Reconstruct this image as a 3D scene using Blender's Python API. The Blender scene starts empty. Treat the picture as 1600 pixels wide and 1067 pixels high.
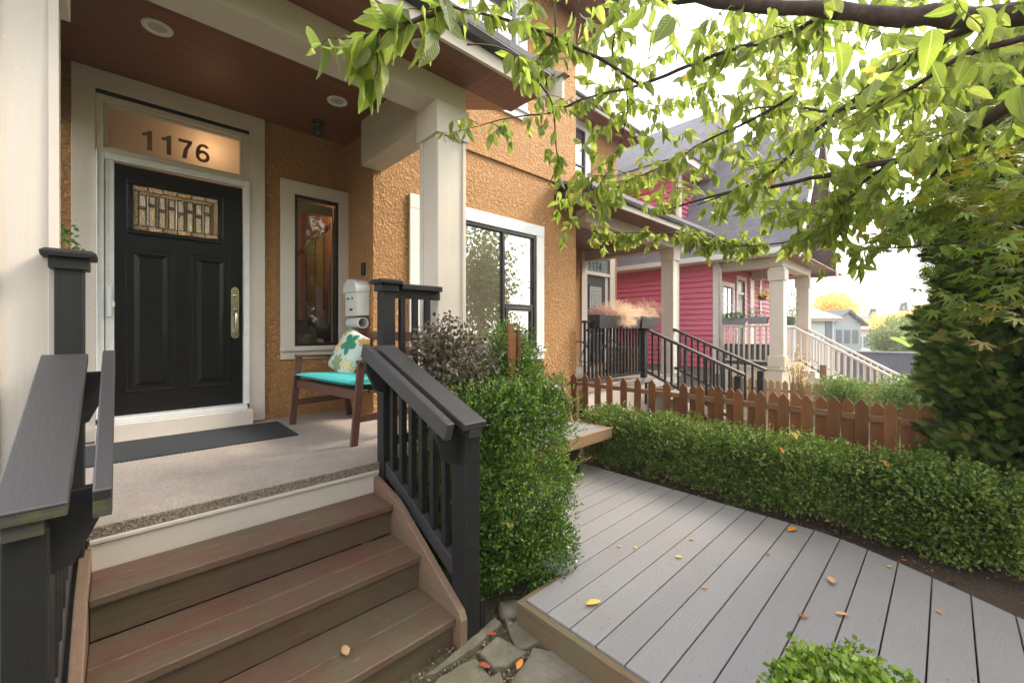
import bpy, math, random
import numpy as np
from mathutils import Vector, Matrix
random.seed(7); RNG = np.random.default_rng(7)
rad = math.radians
SC = bpy.context.scene
COL = SC.collection
# ------------------------------------------------------------------ camera, world, sun, exposure
EYE = 1.56
cam_d = bpy.data.cameras.new('camera'); cam = bpy.data.objects.new('camera', cam_d); COL.objects.link(cam)
cam.location = (0, 0, EYE); cam.rotation_euler = (rad(90), 0, rad(-43.5))
cam_d.sensor_width = 36; cam_d.lens = 645/1600*36; cam_d.shift_y = -18.5/1600
cam_d.clip_start = 0.02; cam_d.clip_end = 2000
SC.camera = cam
SUN_EL, SUN_AZ = rad(42), rad(112)      # azimuth clockwise from +Y
w = bpy.data.worlds.new('World'); SC.world = w; w.use_nodes = True
nt = w.node_tree; nt.nodes.clear()
sky = nt.nodes.new('ShaderNodeTexSky'); sky.sky_type = 'NISHITA'; sky.sun_disc = False
sky.sun_elevation = SUN_EL; sky.sun_rotation = SUN_AZ; sky.air_density = 1.0; sky.dust_density = 3.0; sky.ozone_density = 1.0
bg1 = nt.nodes.new('ShaderNodeBackground'); bg1.inputs[1].default_value = 0.07
bg2 = nt.nodes.new('ShaderNodeBackground'); bg2.inputs[1].default_value = 0.80
tc = nt.nodes.new('ShaderNodeTexCoord'); mp = nt.nodes.new('ShaderNodeMapping'); mp.inputs['Scale'].default_value = (1, 1, 2.6)
cl = nt.nodes.new('ShaderNodeTexNoise'); cl.inputs['Scale'].default_value = 2.2; cl.inputs['Detail'].default_value = 5
cr = nt.nodes.new('ShaderNodeValToRGB'); cr.color_ramp.elements[0].position = .3; cr.color_ramp.elements[0].color = (.84, .84, .86, 1)
cr.color_ramp.elements[1].position = .62; cr.color_ramp.elements[1].color = (1.0, .95, .87, 1)
ad = nt.nodes.new('ShaderNodeAddShader'); wo = nt.nodes.new('ShaderNodeOutputWorld')
L = nt.links.new
L(sky.outputs[0], bg1.inputs[0]); L(tc.outputs['Generated'], mp.inputs[0]); L(mp.outputs[0], cl.inputs['Vector']); L(cl.outputs['Fac'], cr.inputs[0])
L(cr.outputs[0], bg2.inputs[0]); L(bg1.outputs[0], ad.inputs[0]); L(bg2.outputs[0], ad.inputs[1]); L(ad.outputs[0], wo.inputs[0])
sd = bpy.data.lights.new('sun', 'SUN'); sun = bpy.data.objects.new('sun', sd); COL.objects.link(sun)
sd.energy = 1.5; sd.angle = rad(18); sd.color = (1, .90, .76)
sdir = Vector((math.sin(SUN_AZ)*math.cos(SUN_EL), math.cos(SUN_AZ)*math.cos(SUN_EL), math.sin(SUN_EL)))
sun.rotation_euler = sdir.to_track_quat('Z', 'Y').to_euler()
SC.view_settings.view_transform = 'Standard'; SC.view_settings.look = 'None'; SC.view_settings.gamma = 1
SC.view_settings.exposure = 1.68
SC.render.engine = 'CYCLES'
cy = SC.cycles
cy.use_denoising = True; cy.max_bounces = 7; cy.diffuse_bounces = 4; cy.glossy_bounces = 3; cy.transmission_bounces = 4
cy.transparent_max_bounces = 8; cy.sample_clamp_indirect = 6; cy.caustics_reflective = False; cy.caustics_refractive = False

# ------------------------------------------------------------------ helpers
FW = (math.sin(rad(43.5)), math.cos(rad(43.5))); RT = (FW[1], -FW[0])
def ray(px, py):
    u = (px-800)/645; v = (515-py)/645
    return Vector((FW[0]+u*RT[0], FW[1]+u*RT[1], v))
def at(px, py, depth=None, x=None, y=None, z=None):
    """a point seen at photo pixel (px,py), on a known plane or at a known distance"""
    r = ray(px, py)
    if depth is None:
        depth = x/r.x if x is not None else y/r.y if y is not None else (z-EYE)/r.z
    return Vector((r.x*depth, r.y*depth, EYE+r.z*depth))

class MB:
    def __init__(s): s.v = []; s.f = []
    def add(s, vs, fs):
        n = len(s.v); s.v += [tuple(p) for p in vs]; s.f += [tuple(i+n for i in f) for f in fs]; return s
    def hexa(s, p):
        return s.add(p, [(0,3,2,1),(4,5,6,7),(0,1,5,4),(1,2,6,5),(2,3,7,6),(3,0,4,7)])
    def box(s, x0, x1, y0, y1, z0, z1):
        return s.hexa([(x0,y0,z0),(x1,y0,z0),(x1,y1,z0),(x0,y1,z0),(x0,y0,z1),(x1,y0,z1),(x1,y1,z1),(x0,y1,z1)])
    def prism(s, poly, axis, a, b):
        """poly in the two other axes (xy for z, xz for y, yz for x), extruded a..b"""
        n = len(poly)
        def P(q, t): return (q[0], q[1], t) if axis == 'z' else (q[0], t, q[1]) if axis == 'y' else (t, q[0], q[1])
        return s.add([P(q, a) for q in poly]+[P(q, b) for q in poly],
              [tuple(range(n-1, -1, -1)), tuple(range(n, 2*n))]+[(i, (i+1) % n, n+(i+1) % n, n+i) for i in range(n)])
    def beam(s, p, q, w, h, up=(0,0,1)):
        p = Vector(p); q = Vector(q); d = (q-p).normalized(); sd_ = d.cross(Vector(up)).normalized(); u = sd_.cross(d)
        a = sd_*w/2; b = u*h/2
        return s.hexa([p-a-b, p+a-b, q+a-b, q-a-b, p-a+b, p+a+b, q+a+b, q-a+b])
    def tube(s, pts, rs, n=8, cap=True):
        pts = [Vector(p) for p in pts]
        if not hasattr(rs, '__len__'): rs = [rs]*len(pts)
        vs = []; ref = None
        for i, p in enumerate(pts):
            d = (pts[min(i+1, len(pts)-1)]-pts[max(i-1, 0)]).normalized()
            if ref is None: ref = d.orthogonal().normalized()
            ref = (ref-d*ref.dot(d)); ref = ref.normalized() if ref.length > 1e-6 else d.orthogonal().normalized()
            c = d.cross(ref)
            for k in range(n):
                t = 2*math.pi*k/n; vs.append(p+(ref*math.cos(t)+c*math.sin(t))*rs[i])
        fs = [(i*n+k, i*n+(k+1) % n, (i+1)*n+(k+1) % n, (i+1)*n+k) for i in range(len(pts)-1) for k in range(n)]
        if cap: fs += [tuple(range(n-1, -1, -1)), tuple((len(pts)-1)*n+k for k in range(n))]
        return s.add(vs, fs)
    def lathe(s, prof, c, n=20):
        """profile [(r,z)] turned about the vertical through c"""
        vs = [(c[0]+r*math.cos(2*math.pi*k/n), c[1]+r*math.sin(2*math.pi*k/n), c[2]+z) for r, z in prof for k in range(n)]
        m = len(prof)
        fs = [(i*n+k, i*n+(k+1) % n, (i+1)*n+(k+1) % n, (i+1)*n+k) for i in range(m-1) for k in range(n)]
        fs += [tuple(range(n-1, -1, -1)), tuple((m-1)*n+k for k in range(n))]
        return s.add(vs, fs)
    def build(s, name, mat, parent=None, bevel=0, smooth=False):
        off = parent_loc(parent)
        me = bpy.data.meshes.new(name)
        me.from_pydata([(a-off.x, b-off.y, c-off.z) for a, b, c in s.v], [], s.f)
        me.materials.append(mat)
        o = bpy.data.objects.new(name, me); COL.objects.link(o)
        if parent: o.parent = parent
        if smooth: me.shade_smooth()
        if bevel:
            m = o.modifiers.new('bevel', 'BEVEL'); m.width = bevel; m.segments = 2; m.limit_method = 'ANGLE'; m.angle_limit = rad(35)
            m.harden_normals = False
        return o
def parent_loc(p):
    v = Vector((0, 0, 0))
    while p is not None: v += Vector(p.location); p = p.parent
    return v
def thing(name, label, cat, loc=(0,0,0), group=None, rz=0):
    o = bpy.data.objects.new(name, None); COL.objects.link(o); o.location = loc; o.rotation_euler = (0,0,rz)
    o.empty_display_size = .1
    return tag(o, label, cat, group)
def tag(o, label, cat, group=None, kind=None):
    o['label'] = label; o['category'] = cat
    if group: o['group'] = group
    if kind: o['kind'] = kind
    return o
def struct(o): o['kind'] = 'structure'; return o
def copy_tree(o, parent=None):
    c = o.copy(); COL.objects.link(c)
    if parent: c.parent = parent
    for ch in list(o.children): copy_tree(ch, c)
    return c
def bx(name, mat, parent, *a, bevel=0.003): return MB().box(*a).build(name, mat, parent, bevel)

def digits(txt, h, name, mat, parent, xc, y, zc, gap=.66):
    e = bpy.data.objects.new(name, None); COL.objects.link(e); e.parent = parent; e.location = Vector((xc, y, zc))-parent_loc(parent)
    n = len(txt); x = xc-(n*gap)*h/2
    for ch in txt:
        S_ = lambda pts: [(x+a*h, zc+(b-.5)*h) for a, b in pts]
        m = MB()
        if ch == '1': m.prism(S_([(.30,0),(.49,0),(.49,1),(.35,1),(.29,.90),(.10,.82),(.10,.69),(.30,.72)]), 'y', y-.001, y+.001)
        if ch == '7': m.prism(S_([(.03,1),(.60,1),(.60,.86),(.43,.5),(.36,0),(.17,0),(.24,.48),(.42,.83),(.03,.83)]), 'y', y-.001, y+.001)
        if ch == '4':
            m.prism(S_([(.36,0),(.53,0),(.53,1),(.38,1),(.0,.38),(.0,.23),(.36,.23)]), 'y', y-.001, y+.001) if False else None
            m.prism(S_([(.36,0),(.53,0),(.53,1),(.36,1)]), 'y', y-.001, y+.001); m.prism(S_([(.0,.22),(.62,.22),(.62,.36),(.0,.36)]), 'y', y-.0012, y+.0008); m.prism(S_([(.0,.36),(.14,.36),(.40,.84),(.37,1.0),(.33,.96)]), 'y', y-.0008, y+.0006)
        if ch == '6':
            cx, cz, ro, ri = .30, .325, .31, .15
            O = [(cx+ro*math.cos(2*math.pi*i/28), cz+(ro+.015)*math.sin(2*math.pi*i/28)) for i in range(28)]; I = [(cx+ri*math.cos(2*math.pi*i/28), cz+(ri+.015)*math.sin(2*math.pi*i/28)) for i in range(28)]
            for i in range(28):
                j = (i+1) % 28; m.prism(S_([O[i], O[j], I[j], I[i]]), 'y', y-.001, y+.001)
            A = [(-.01,.36),(.0,.60),(.06,.80),(.17,.95),(.33,1.0),(.47,.97),(.58,.84)]; B_ = [(.15,.36),(.16,.58),(.19,.72),(.25,.82),(.33,.855),(.39,.84),(.43,.78)]
            for i in range(6): m.prism(S_([B_[i], B_[i+1], A[i+1], A[i]]), 'y', y-.0012, y+.0008)
        m.build('digit', mat, e); x += gap*h
    return e
# ------------------------------------------------------------------ materials
def new_mat(name):
    m = bpy.data.materials.new(name); m.use_nodes = True
    return m, m.node_tree, m.node_tree.nodes['Principled BSDF']
def coords(nt, scale=(1,1,1)):
    t = nt.nodes.new('ShaderNodeTexCoord'); mp = nt.nodes.new('ShaderNodeMapping'); mp.inputs['Scale'].default_value = scale
    nt.links.new(t.outputs['Object'], mp.inputs[0]); return mp.outputs[0]
def noise(nt, vec, scale, detail=4, rough=.55, dist=0):
    n = nt.nodes.new('ShaderNodeTexNoise'); n.inputs['Scale'].default_value = scale; n.inputs['Detail'].default_value = detail
    n.inputs['Roughness'].default_value = rough; n.inputs['Distortion'].default_value = dist
    nt.links.new(vec, n.inputs['Vector']); return n.outputs['Fac']
def ramp(nt, fac, stops):
    r = nt.nodes.new('ShaderNodeValToRGB'); e = r.color_ramp.elements
    while len(e) < len(stops): e.new(.5)
    for i, (p, c) in enumerate(stops): e[i].position = p; e[i].color = (*c, 1) if len(c) == 3 else c
    nt.links.new(fac, r.inputs[0]); return r.outputs[0]
def mixc(nt, fac, a, b, mode='MIX'):
    m = nt.nodes.new('ShaderNodeMix'); m.data_type = 'RGBA'; m.blend_type = mode
    for sock, val in ((m.inputs[0], fac), (m.inputs[6], a), (m.inputs[7], b)):
        if hasattr(val, 'is_linked'): nt.links.new(val, sock)
        elif isinstance(val, (tuple, list)): sock.default_value = (*val, 1)
        else: sock.default_value = val
    return m.outputs[2]
def math_(nt, op, a, b=0.0):
    m = nt.nodes.new('ShaderNodeMath'); m.operation = op
    for s_, v_ in ((m.inputs[0], a), (m.inputs[1], b)):
        if hasattr(v_, 'is_linked'): nt.links.new(v_, s_)
        else: s_.default_value = v_
    return m.outputs[0]
def bump(nt, h, strength, dist, prev=None):
    b = nt.nodes.new('ShaderNodeBump'); b.inputs['Strength'].default_value = strength; b.inputs['Distance'].default_value = dist
    nt.links.new(h, b.inputs['Height'])
    if prev is not None: nt.links.new(prev, b.inputs['Normal'])
    return b.outputs[0]
def finish(nt, bs, col=None, nrm=None, rough=.6, spec=.5):
    if col is not None:
        if hasattr(col, 'is_linked'): nt.links.new(col, bs.inputs['Base Color'])
        else: bs.inputs['Base Color'].default_value = (*col, 1)
    if nrm is not None: nt.links.new(nrm, bs.inputs['Normal'])
    if hasattr(rough, 'is_linked'): nt.links.new(rough, bs.inputs['Roughness'])
    else: bs.inputs['Roughness'].default_value = rough
    bs.inputs['Specular IOR Level'].default_value = spec
def grain_scale(axis, a=1.2, b=22): return tuple(a if k == axis else b for k in 'xyz')
def edge_mask(nt, r=.006):
    bv = nt.nodes.new('ShaderNodeBevel'); bv.samples = 4; bv.inputs['Radius'].default_value = r
    ge = nt.nodes.new('ShaderNodeNewGeometry'); d = nt.nodes.new('ShaderNodeVectorMath'); d.operation = 'DOT_PRODUCT'
    nt.links.new(bv.outputs[0], d.inputs[0]); nt.links.new(ge.outputs['Normal'], d.inputs[1])
    e = ramp(nt, d.outputs['Value'], [(.78, (1,1,1)), (.97, (0,0,0))])
    return math_(nt, 'MULTIPLY', e, ramp(nt, noise(nt, coords(nt), 14, 5, .7), [(.40, (0,0,0)), (.58, (1,1,1))]))
def painted(name, base, axis='z', rough=.55, dirt=.12, grain=.25, spec=.4, stain=None, tint=.06, fine=26):
    m, nt, bs = new_mat(name); g = noise(nt, coords(nt, grain_scale(axis, 1.0, fine)), 3, 6, .6)
    big = noise(nt, coords(nt), 1.7, 6, .6)
    c = mixc(nt, ramp(nt, big, [(.35, (0,0,0)), (.75, (1,1,1))]), base, tuple(v*(1-dirt) for v in base))
    c = mixc(nt, math_(nt, 'MULTIPLY', g, tint*2), c, tuple(v*.5 for v in base))
    sp = noise(nt, coords(nt), 60, 2, .5)
    c = mixc(nt, ramp(nt, sp, [(.70, (0,0,0)), (.76, (.5,.5,.5))]), c, tuple(min(1, v*1.25+.02) for v in base))
    if stain:
        s_ = noise(nt, coords(nt), 6, 6, .7)
        c = mixc(nt, ramp(nt, s_, [(.5, (0,0,0)), (.66, (.8,.8,.8))]), c, stain)
    if 'charcoal' in name: c = mixc(nt, math_(nt, 'MULTIPLY', edge_mask(nt), .55), c, (.13, .12, .11))
    r = math_(nt, 'ADD', math_(nt, 'MULTIPLY', big, .25), rough-.12)
    finish(nt, bs, c, bump(nt, g, grain, .003), r, spec); return m
def plain(name, base, rough=.5, metal=0, spec=.5, bumpy=None):
    m, nt, bs = new_mat(name); bs.inputs['Metallic'].default_value = metal
    n_ = noise(nt, coords(nt), 9, 4); c = mixc(nt, ramp(nt, n_, [(.3, (0,0,0)), (.8, (1,1,1))]), base, tuple(v*.82 for v in base))
    nr = bump(nt, noise(nt, coords(nt), bumpy[0], 3), bumpy[1], bumpy[2]) if bumpy else None
    finish(nt, bs, c, nr, rough, spec); return m
def stucco(name, base):
    m, nt, bs = new_mat(name); v = coords(nt)
    a = noise(nt, v, 30, 5, .62, .6)
    vo = nt.nodes.new('ShaderNodeTexVoronoi'); vo.feature = 'SMOOTH_F1'; vo.inputs['Scale'].default_value = 36; vo.inputs['Smoothness'].default_value = .35
    wv = nt.nodes.new('ShaderNodeVectorMath'); wv.operation = 'ADD'
    wn = nt.nodes.new('ShaderNodeTexNoise'); wn.inputs['Scale'].default_value = 14; nt.links.new(v, wn.inputs['Vector'])
    sc = nt.nodes.new('ShaderNodeVectorMath'); sc.operation = 'SCALE'; sc.inputs['Scale'].default_value = .09
    nt.links.new(wn.outputs['Color'], sc.inputs[0]); nt.links.new(v, wv.inputs[0]); nt.links.new(sc.outputs[0], wv.inputs[1]); nt.links.new(wv.outputs[0], vo.inputs['Vector'])
    h = math_(nt, 'SUBTRACT', ramp(nt, a, [(.42, (0,0,0)), (.57, (1,1,1))]), math_(nt, 'MULTIPLY', vo.outputs['Distance'], .9))
    big = noise(nt, v, .9, 5)
    c = mixc(nt, ramp(nt, big, [(.3, (0,0,0)), (.75, (1,1,1))]), base, (base[0]*.86, base[1]*.8, base[2]*.72))
    c = mixc(nt, ramp(nt, a, [(.36, (.35,.35,.35)), (.5, (0,0,0))]), c, (base[0]*.55, base[1]*.45, base[2]*.4))
    st_ = noise(nt, coords(nt, (5, 5, .35)), 2.2, 6, .65); c = mixc(nt, ramp(nt, st_, [(.52, (0,0,0)), (.75, (.5,.5,.5))]), c, (base[0]*.6, base[1]*.55, base[2]*.6))
    n1 = bump(nt, h, 1.0, .014); n2 = bump(nt, noise(nt, v, 150, 4, .7), .6, .003, n1)
    finish(nt, bs, c, n2, .72, .35); return m
def objtone(nt, c, lo):
    oi = nt.nodes.new('ShaderNodeObjectInfo'); k = ramp(nt, oi.outputs['Random'], [(0, (lo,)*3), (1, (1.12,)*3)])
    return mixc(nt, 1.0, c, k, 'MULTIPLY')
def wood(name, base, axis='x', dark=.55, rough=.6, algae=None, pitch=None, pitch_axis=None, spec=.35, wear=None, grain=.35):
    m, nt, bs = new_mat(name)
    g = noise(nt, coords(nt, grain_scale(axis, .8, 20)), 2.4, 7, .62, .7)
    c = mixc(nt, ramp(nt, g, [(.3, (0,0,0)), (.72, (1,1,1))]), tuple(v*dark for v in base), base)
    big = noise(nt, coords(nt), 2.1, 6, .65)
    c = mixc(nt, ramp(nt, big, [(.4, (0,0,0)), (.75, (.6,.6,.6))]), c, tuple(v*.7 for v in base))
    if algae: c = mixc(nt, ramp(nt, noise(nt, coords(nt), 3.3, 7, .7), [(.40, (0,0,0)), (.62, (.75,.75,.75))]), c, algae)
    if wear: c = mixc(nt, ramp(nt, noise(nt, coords(nt, grain_scale(axis, 2.5, 14)), 6, 5, .7), [(.60, (0,0,0)), (.74, (.7,.7,.7))]), c, wear)
    if name in ('tread_wood', 'riser_wood', 'stringer_wood', 'deck_fascia_wood'): c = mixc(nt, math_(nt, 'MULTIPLY', edge_mask(nt, .009), .75), c, (.40, .30, .21))
    if 'fence' in name: c = objtone(nt, c, .62)
    nr = bump(nt, g, grain, .004)
    if pitch:
        sx = nt.nodes.new('ShaderNodeSeparateXYZ'); nt.links.new(coords(nt), sx.inputs[0])
        f = math_(nt, 'FRACT', math_(nt, 'MULTIPLY', sx.outputs['XYZ'.index(pitch_axis.upper())], 1/pitch))
        line = ramp(nt, f, [(0, (0,0,0)), (.05, (1,1,1)), (.95, (1,1,1)), (1, (0,0,0))])
        fl = math_(nt, 'FLOOR', math_(nt, 'MULTIPLY', sx.outputs['XYZ'.index(pitch_axis.upper())], 1/pitch))
        wn = nt.nodes.new('ShaderNodeTexWhiteNoise'); wn.noise_dimensions = '1D'; nt.links.new(fl, wn.inputs['W'])
        c = mixc(nt, math_(nt, 'MULTIPLY', wn.outputs[0], .35), c, tuple(v*.6 for v in base))
        c = mixc(nt, line, tuple(v*.25 for v in base), c)
        nr = bump(nt, line, .6, .006, nr)
    finish(nt, bs, c, nr, rough, spec); return m
def leaf_mat(name, stops, trans=.35, rough=.45, spec=.45, veins=False, val=1.7, sat=1.1):
    m, nt, bs = new_mat(name)
    a = nt.nodes.new('ShaderNodeAttribute'); a.attribute_name = 'tint'
    c = ramp(nt, a.outputs['Fac'], stops); nr = None
    if veins:
        ax = nt.nodes.new('ShaderNodeAttribute'); ax.attribute_name = 'across'; ay = nt.nodes.new('ShaderNodeAttribute'); ay.attribute_name = 'along'
        ab = math_(nt, 'ABSOLUTE', ax.outputs['Fac']); rib = ramp(nt, ab, [(.012, (1,1,1)), (.035, (0,0,0))])
        sv = math_(nt, 'SINE', math_(nt, 'SUBTRACT', math_(nt, 'MULTIPLY', ay.outputs['Fac'], 62), math_(nt, 'MULTIPLY', ab, 42)))
        svr = ramp(nt, sv, [(.80, (0,0,0)), (1, (.16,.16,.16))])
        bl = noise(nt, coords(nt), 38, 5, .7); c = mixc(nt, ramp(nt, bl, [(.58, (0,0,0)), (.70, (.55,.55,.55))]), c, (.34,.26,.07))
        c = mixc(nt, noise(nt, coords(nt), 14, 3), c, (.10,.17,.02)); 
        c = mixc(nt, svr, c, (.38,.44,.14)); c = mixc(nt, math_(nt, 'MULTIPLY', rib, .4), c, (.50,.52,.24)); nr = bump(nt, sv, .35, .0012)
    finish(nt, bs, c, nr, rough, spec)
    tr = nt.nodes.new('ShaderNodeBsdfTranslucent'); mx = nt.nodes.new('ShaderNodeMixShader'); mx.inputs[0].default_value = trans
    hs = nt.nodes.new('ShaderNodeHueSaturation'); hs.inputs['Saturation'].default_value = sat; hs.inputs['Value'].default_value = val
    nt.links.new(c, hs.inputs['Color']); nt.links.new(hs.outputs[0], tr.inputs[0])
    nt.links.new(bs.outputs[0], mx.inputs[1]); nt.links.new(tr.outputs[0], mx.inputs[2])
    nt.links.new(mx.outputs[0], nt.nodes['Material Output'].inputs[0]); return m
def glass_mat(name, tint, refl=.5, rough=.01, through=True, dark=(.03,.03,.03)):
    m, nt, bs = new_mat(name); nt.nodes.remove(bs)
    gl = nt.nodes.new('ShaderNodeBsdfGlossy'); gl.inputs['Roughness'].default_value = rough; gl.inputs['Color'].default_value = (.95,.97,1,1)
    if through: b = nt.nodes.new('ShaderNodeBsdfTransparent'); b.inputs[0].default_value = (*tint, 1)
    else: b = nt.nodes.new('ShaderNodeBsdfDiffuse'); b.inputs[0].default_value = (*dark, 1)
    fr = nt.nodes.new('ShaderNodeFresnel'); fr.inputs[0].default_value = 1.5
    f = math_(nt, 'ADD', math_(nt, 'MULTIPLY', fr.outputs[0], 1.0), refl)
    cl_ = nt.nodes.new('ShaderNodeClamp'); nt.links.new(f, cl_.inputs[0])
    mx = nt.nodes.new('ShaderNodeMixShader'); nt.links.new(cl_.outputs[0], mx.inputs[0]); nt.links.new(b.outputs[0], mx.inputs[1]); nt.links.new(gl.outputs[0], mx.inputs[2])
    nt.links.new(mx.outputs[0], nt.nodes['Material Output'].inputs[0]); return m

M = {}
M['stucco'] = stucco('stucco', (.61, .33, .13))
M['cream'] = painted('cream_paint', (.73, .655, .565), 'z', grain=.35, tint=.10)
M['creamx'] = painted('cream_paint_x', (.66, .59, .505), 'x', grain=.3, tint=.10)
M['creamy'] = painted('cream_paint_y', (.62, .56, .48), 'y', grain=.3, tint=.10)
M['white'] = painted('white_paint', (.80, .80, .77), 'z', grain=.05, tint=.03, rough=.4)
M['alu'] = plain('white_aluminium', (.78, .79, .77), .35)
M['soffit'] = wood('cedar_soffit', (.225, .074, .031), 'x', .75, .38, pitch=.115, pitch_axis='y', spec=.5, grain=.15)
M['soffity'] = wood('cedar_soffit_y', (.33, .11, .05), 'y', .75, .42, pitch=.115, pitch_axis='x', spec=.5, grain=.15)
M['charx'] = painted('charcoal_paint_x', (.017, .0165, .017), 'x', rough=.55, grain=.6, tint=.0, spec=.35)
M['chary'] = painted('charcoal_paint_y', (.040, .039, .042), 'y', rough=.45, grain=.25, tint=.0, spec=.6, stain=(.040,.042,.034))  # base lighter than the posts: sky sheen of the rails put into the colour
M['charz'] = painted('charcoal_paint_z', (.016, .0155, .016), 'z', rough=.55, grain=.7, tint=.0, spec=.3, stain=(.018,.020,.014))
M['algae'] = painted('algae_end', (.055, .053, .042), 'x', rough=.8, grain=.8, stain=(.10, .105, .015))
M['tread'] = wood('tread_wood', (.165, .082, .056), 'x', .6, .5, algae=(.11, .10, .06), wear=(.30,.22,.17), spec=.4, grain=.6)
M['riser'] = wood('riser_wood', (.135, .082, .052), 'x', .6, .65, algae=(.105, .088, .048), spec=.3, grain=.5)
M['stringer'] = wood('stringer_wood', (.27, .165, .115), 'y', .65, .6, algae=(.17, .14, .085), spec=.3)
M['fence'] = wood('fence_wood', (.30, .125, .050), 'z', .55, .7, spec=.25, wear=(.24,.14,.085))
M['fencex'] = wood('fence_rail_wood', (.38, .21, .11), 'y', .55, .7, spec=.25)
M['pale_fence'] = wood('pale_fence_wood', (.56, .34, .18), 'z', .7, .7, spec=.25)
M['chairwood'] = wood('bench_wood', (.125, .052, .036), 'z', .6, .45, spec=.4)
M['deckside'] = wood('deck_fascia_wood', (.19, .125, .072), 'y', .55, .7, algae=(.13, .115, .06), grain=.5)
M['benchend'] = wood('seat_fascia_wood', (.36, .22, .125), 'x', .7, .6)
M['black_frame'] = plain('black_window_frame', (.012, .013, .016), .35)
M['gutter'] = plain('gutter_metal', (.020, .020, .022), .4)
M['brass'] = plain('aged_brass', (.66, .61, .48), .24, metal=1)
M['black'] = plain('black_plastic', (.012, .012, .013), .4)
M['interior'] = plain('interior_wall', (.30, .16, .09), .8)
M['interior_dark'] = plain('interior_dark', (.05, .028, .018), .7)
M['glass_clear'] = glass_mat('sidelight_glass', (.9, .88, .82), .0)
M['glass_refl'] = glass_mat('window_glass', (.5, .5, .5), .50, through=False, dark=(.20, .17, .13))
M['glass_blue'] = glass_mat('upper_window_glass', (.5, .5, .5), .55, through=False, dark=(.10, .12, .14))
M['mulch'] = plain('soil', (.085, .055, .038), .95, bumpy=(70, 1.0, .02))
def door_mat():
    m, nt, bs = new_mat('black_door_paint')
    g = noise(nt, coords(nt, (9, 9, .9)), 3.2, 6, .6, 1.6)
    c = ramp(nt, g, [(.3, (.0045,.0042,.004)), (.75, (.008,.0072,.0065))])
    finish(nt, bs, c, bump(nt, g, .22, .003), .28, .28); return m
M['door'] = door_mat()
def concrete():
    m, nt, bs = new_mat('porch_concrete'); v = coords(nt)
    vo = nt.nodes.new('ShaderNodeTexVoronoi'); vo.inputs['Scale'].default_value = 210; nt.links.new(v, vo.inputs['Vector'])
    sx = nt.nodes.new('ShaderNodeSeparateColor'); nt.links.new(vo.outputs['Color'], sx.inputs[0])
    c = ramp(nt, sx.outputs[0], [(0, (.25,.21,.18)), (.35, (.335,.29,.25)), (.8, (.40,.355,.31)), (1, (.50,.46,.41))])
    c = mixc(nt, ramp(nt, noise(nt, v, 2.5, 6, .65), [(.35, (0,0,0)), (.7, (.55,.55,.55))]), c, (.24,.19,.155))
    finish(nt, bs, c, bump(nt, vo.outputs['Distance'], .5, .002), .75, .3); return m
M['concrete'] = concrete()
def aggregate():
    m, nt, bs = new_mat('aggregate_edge'); v = coords(nt)
    vo = nt.nodes.new('ShaderNodeTexVoronoi'); vo.inputs['Scale'].default_value = 130; nt.links.new(v, vo.inputs['Vector'])
    sx = nt.nodes.new('ShaderNodeSeparateColor'); nt.links.new(vo.outputs['Color'], sx.inputs[0])
    c = ramp(nt, sx.outputs[0], [(0, (.13,.10,.075)), (.5, (.21,.17,.13)), (1, (.33,.28,.23))])
    finish(nt, bs, c, bump(nt, vo.outputs['Distance'], .9, .004), .85, .3); return m
M['aggregate'] = aggregate()
def composite():
    m, nt, bs = new_mat('grey_composite_boards')
    tc = coords(nt); sx = nt.nodes.new('ShaderNodeSeparateXYZ'); nt.links.new(tc, sx.inputs[0])
    row = math_(nt, 'FLOOR', math_(nt, 'MULTIPLY', math_(nt, 'ADD', sx.outputs[1], .0), 1/.147))
    wn = nt.nodes.new('ShaderNodeTexWhiteNoise'); wn.noise_dimensions = '1D'; nt.links.new(row, wn.inputs['W'])
    cb = nt.nodes.new('ShaderNodeCombineXYZ'); nt.links.new(math_(nt, 'ADD', math_(nt, 'MULTIPLY', sx.outputs[0], .24), math_(nt, 'MULTIPLY', wn.outputs[0], 37)), cb.inputs[0]); nt.links.new(sx.outputs[1], cb.inputs[1])
    n1 = noise(nt, cb.outputs[0], 4.2, 2.2, .4, .15)
    wv = math_(nt, 'SINE', math_(nt, 'MULTIPLY', n1, 300))
    big = noise(nt, tc, 2.2, 6, .65)
    c = mixc(nt, wn.outputs[0], (.215,.208,.212), (.252,.243,.245))
    c = mixc(nt, ramp(nt, wv, [(0, (.30,.30,.30)), (.8, (0,0,0))]), c, (.215,.208,.212))
    c = mixc(nt, ramp(nt, big, [(.42, (0,0,0)), (.72, (.5,.5,.5))]), c, (.215,.19,.165))
    sp = noise(nt, tc, 45, 2, .5); c = mixc(nt, ramp(nt, sp, [(.73, (0,0,0)), (.77, (.7,.7,.7))]), c, (.12,.10,.08))
    finish(nt, bs, c, bump(nt, wv, .25, .0016), .62, .35); return m
M['composite'] = composite()
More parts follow.
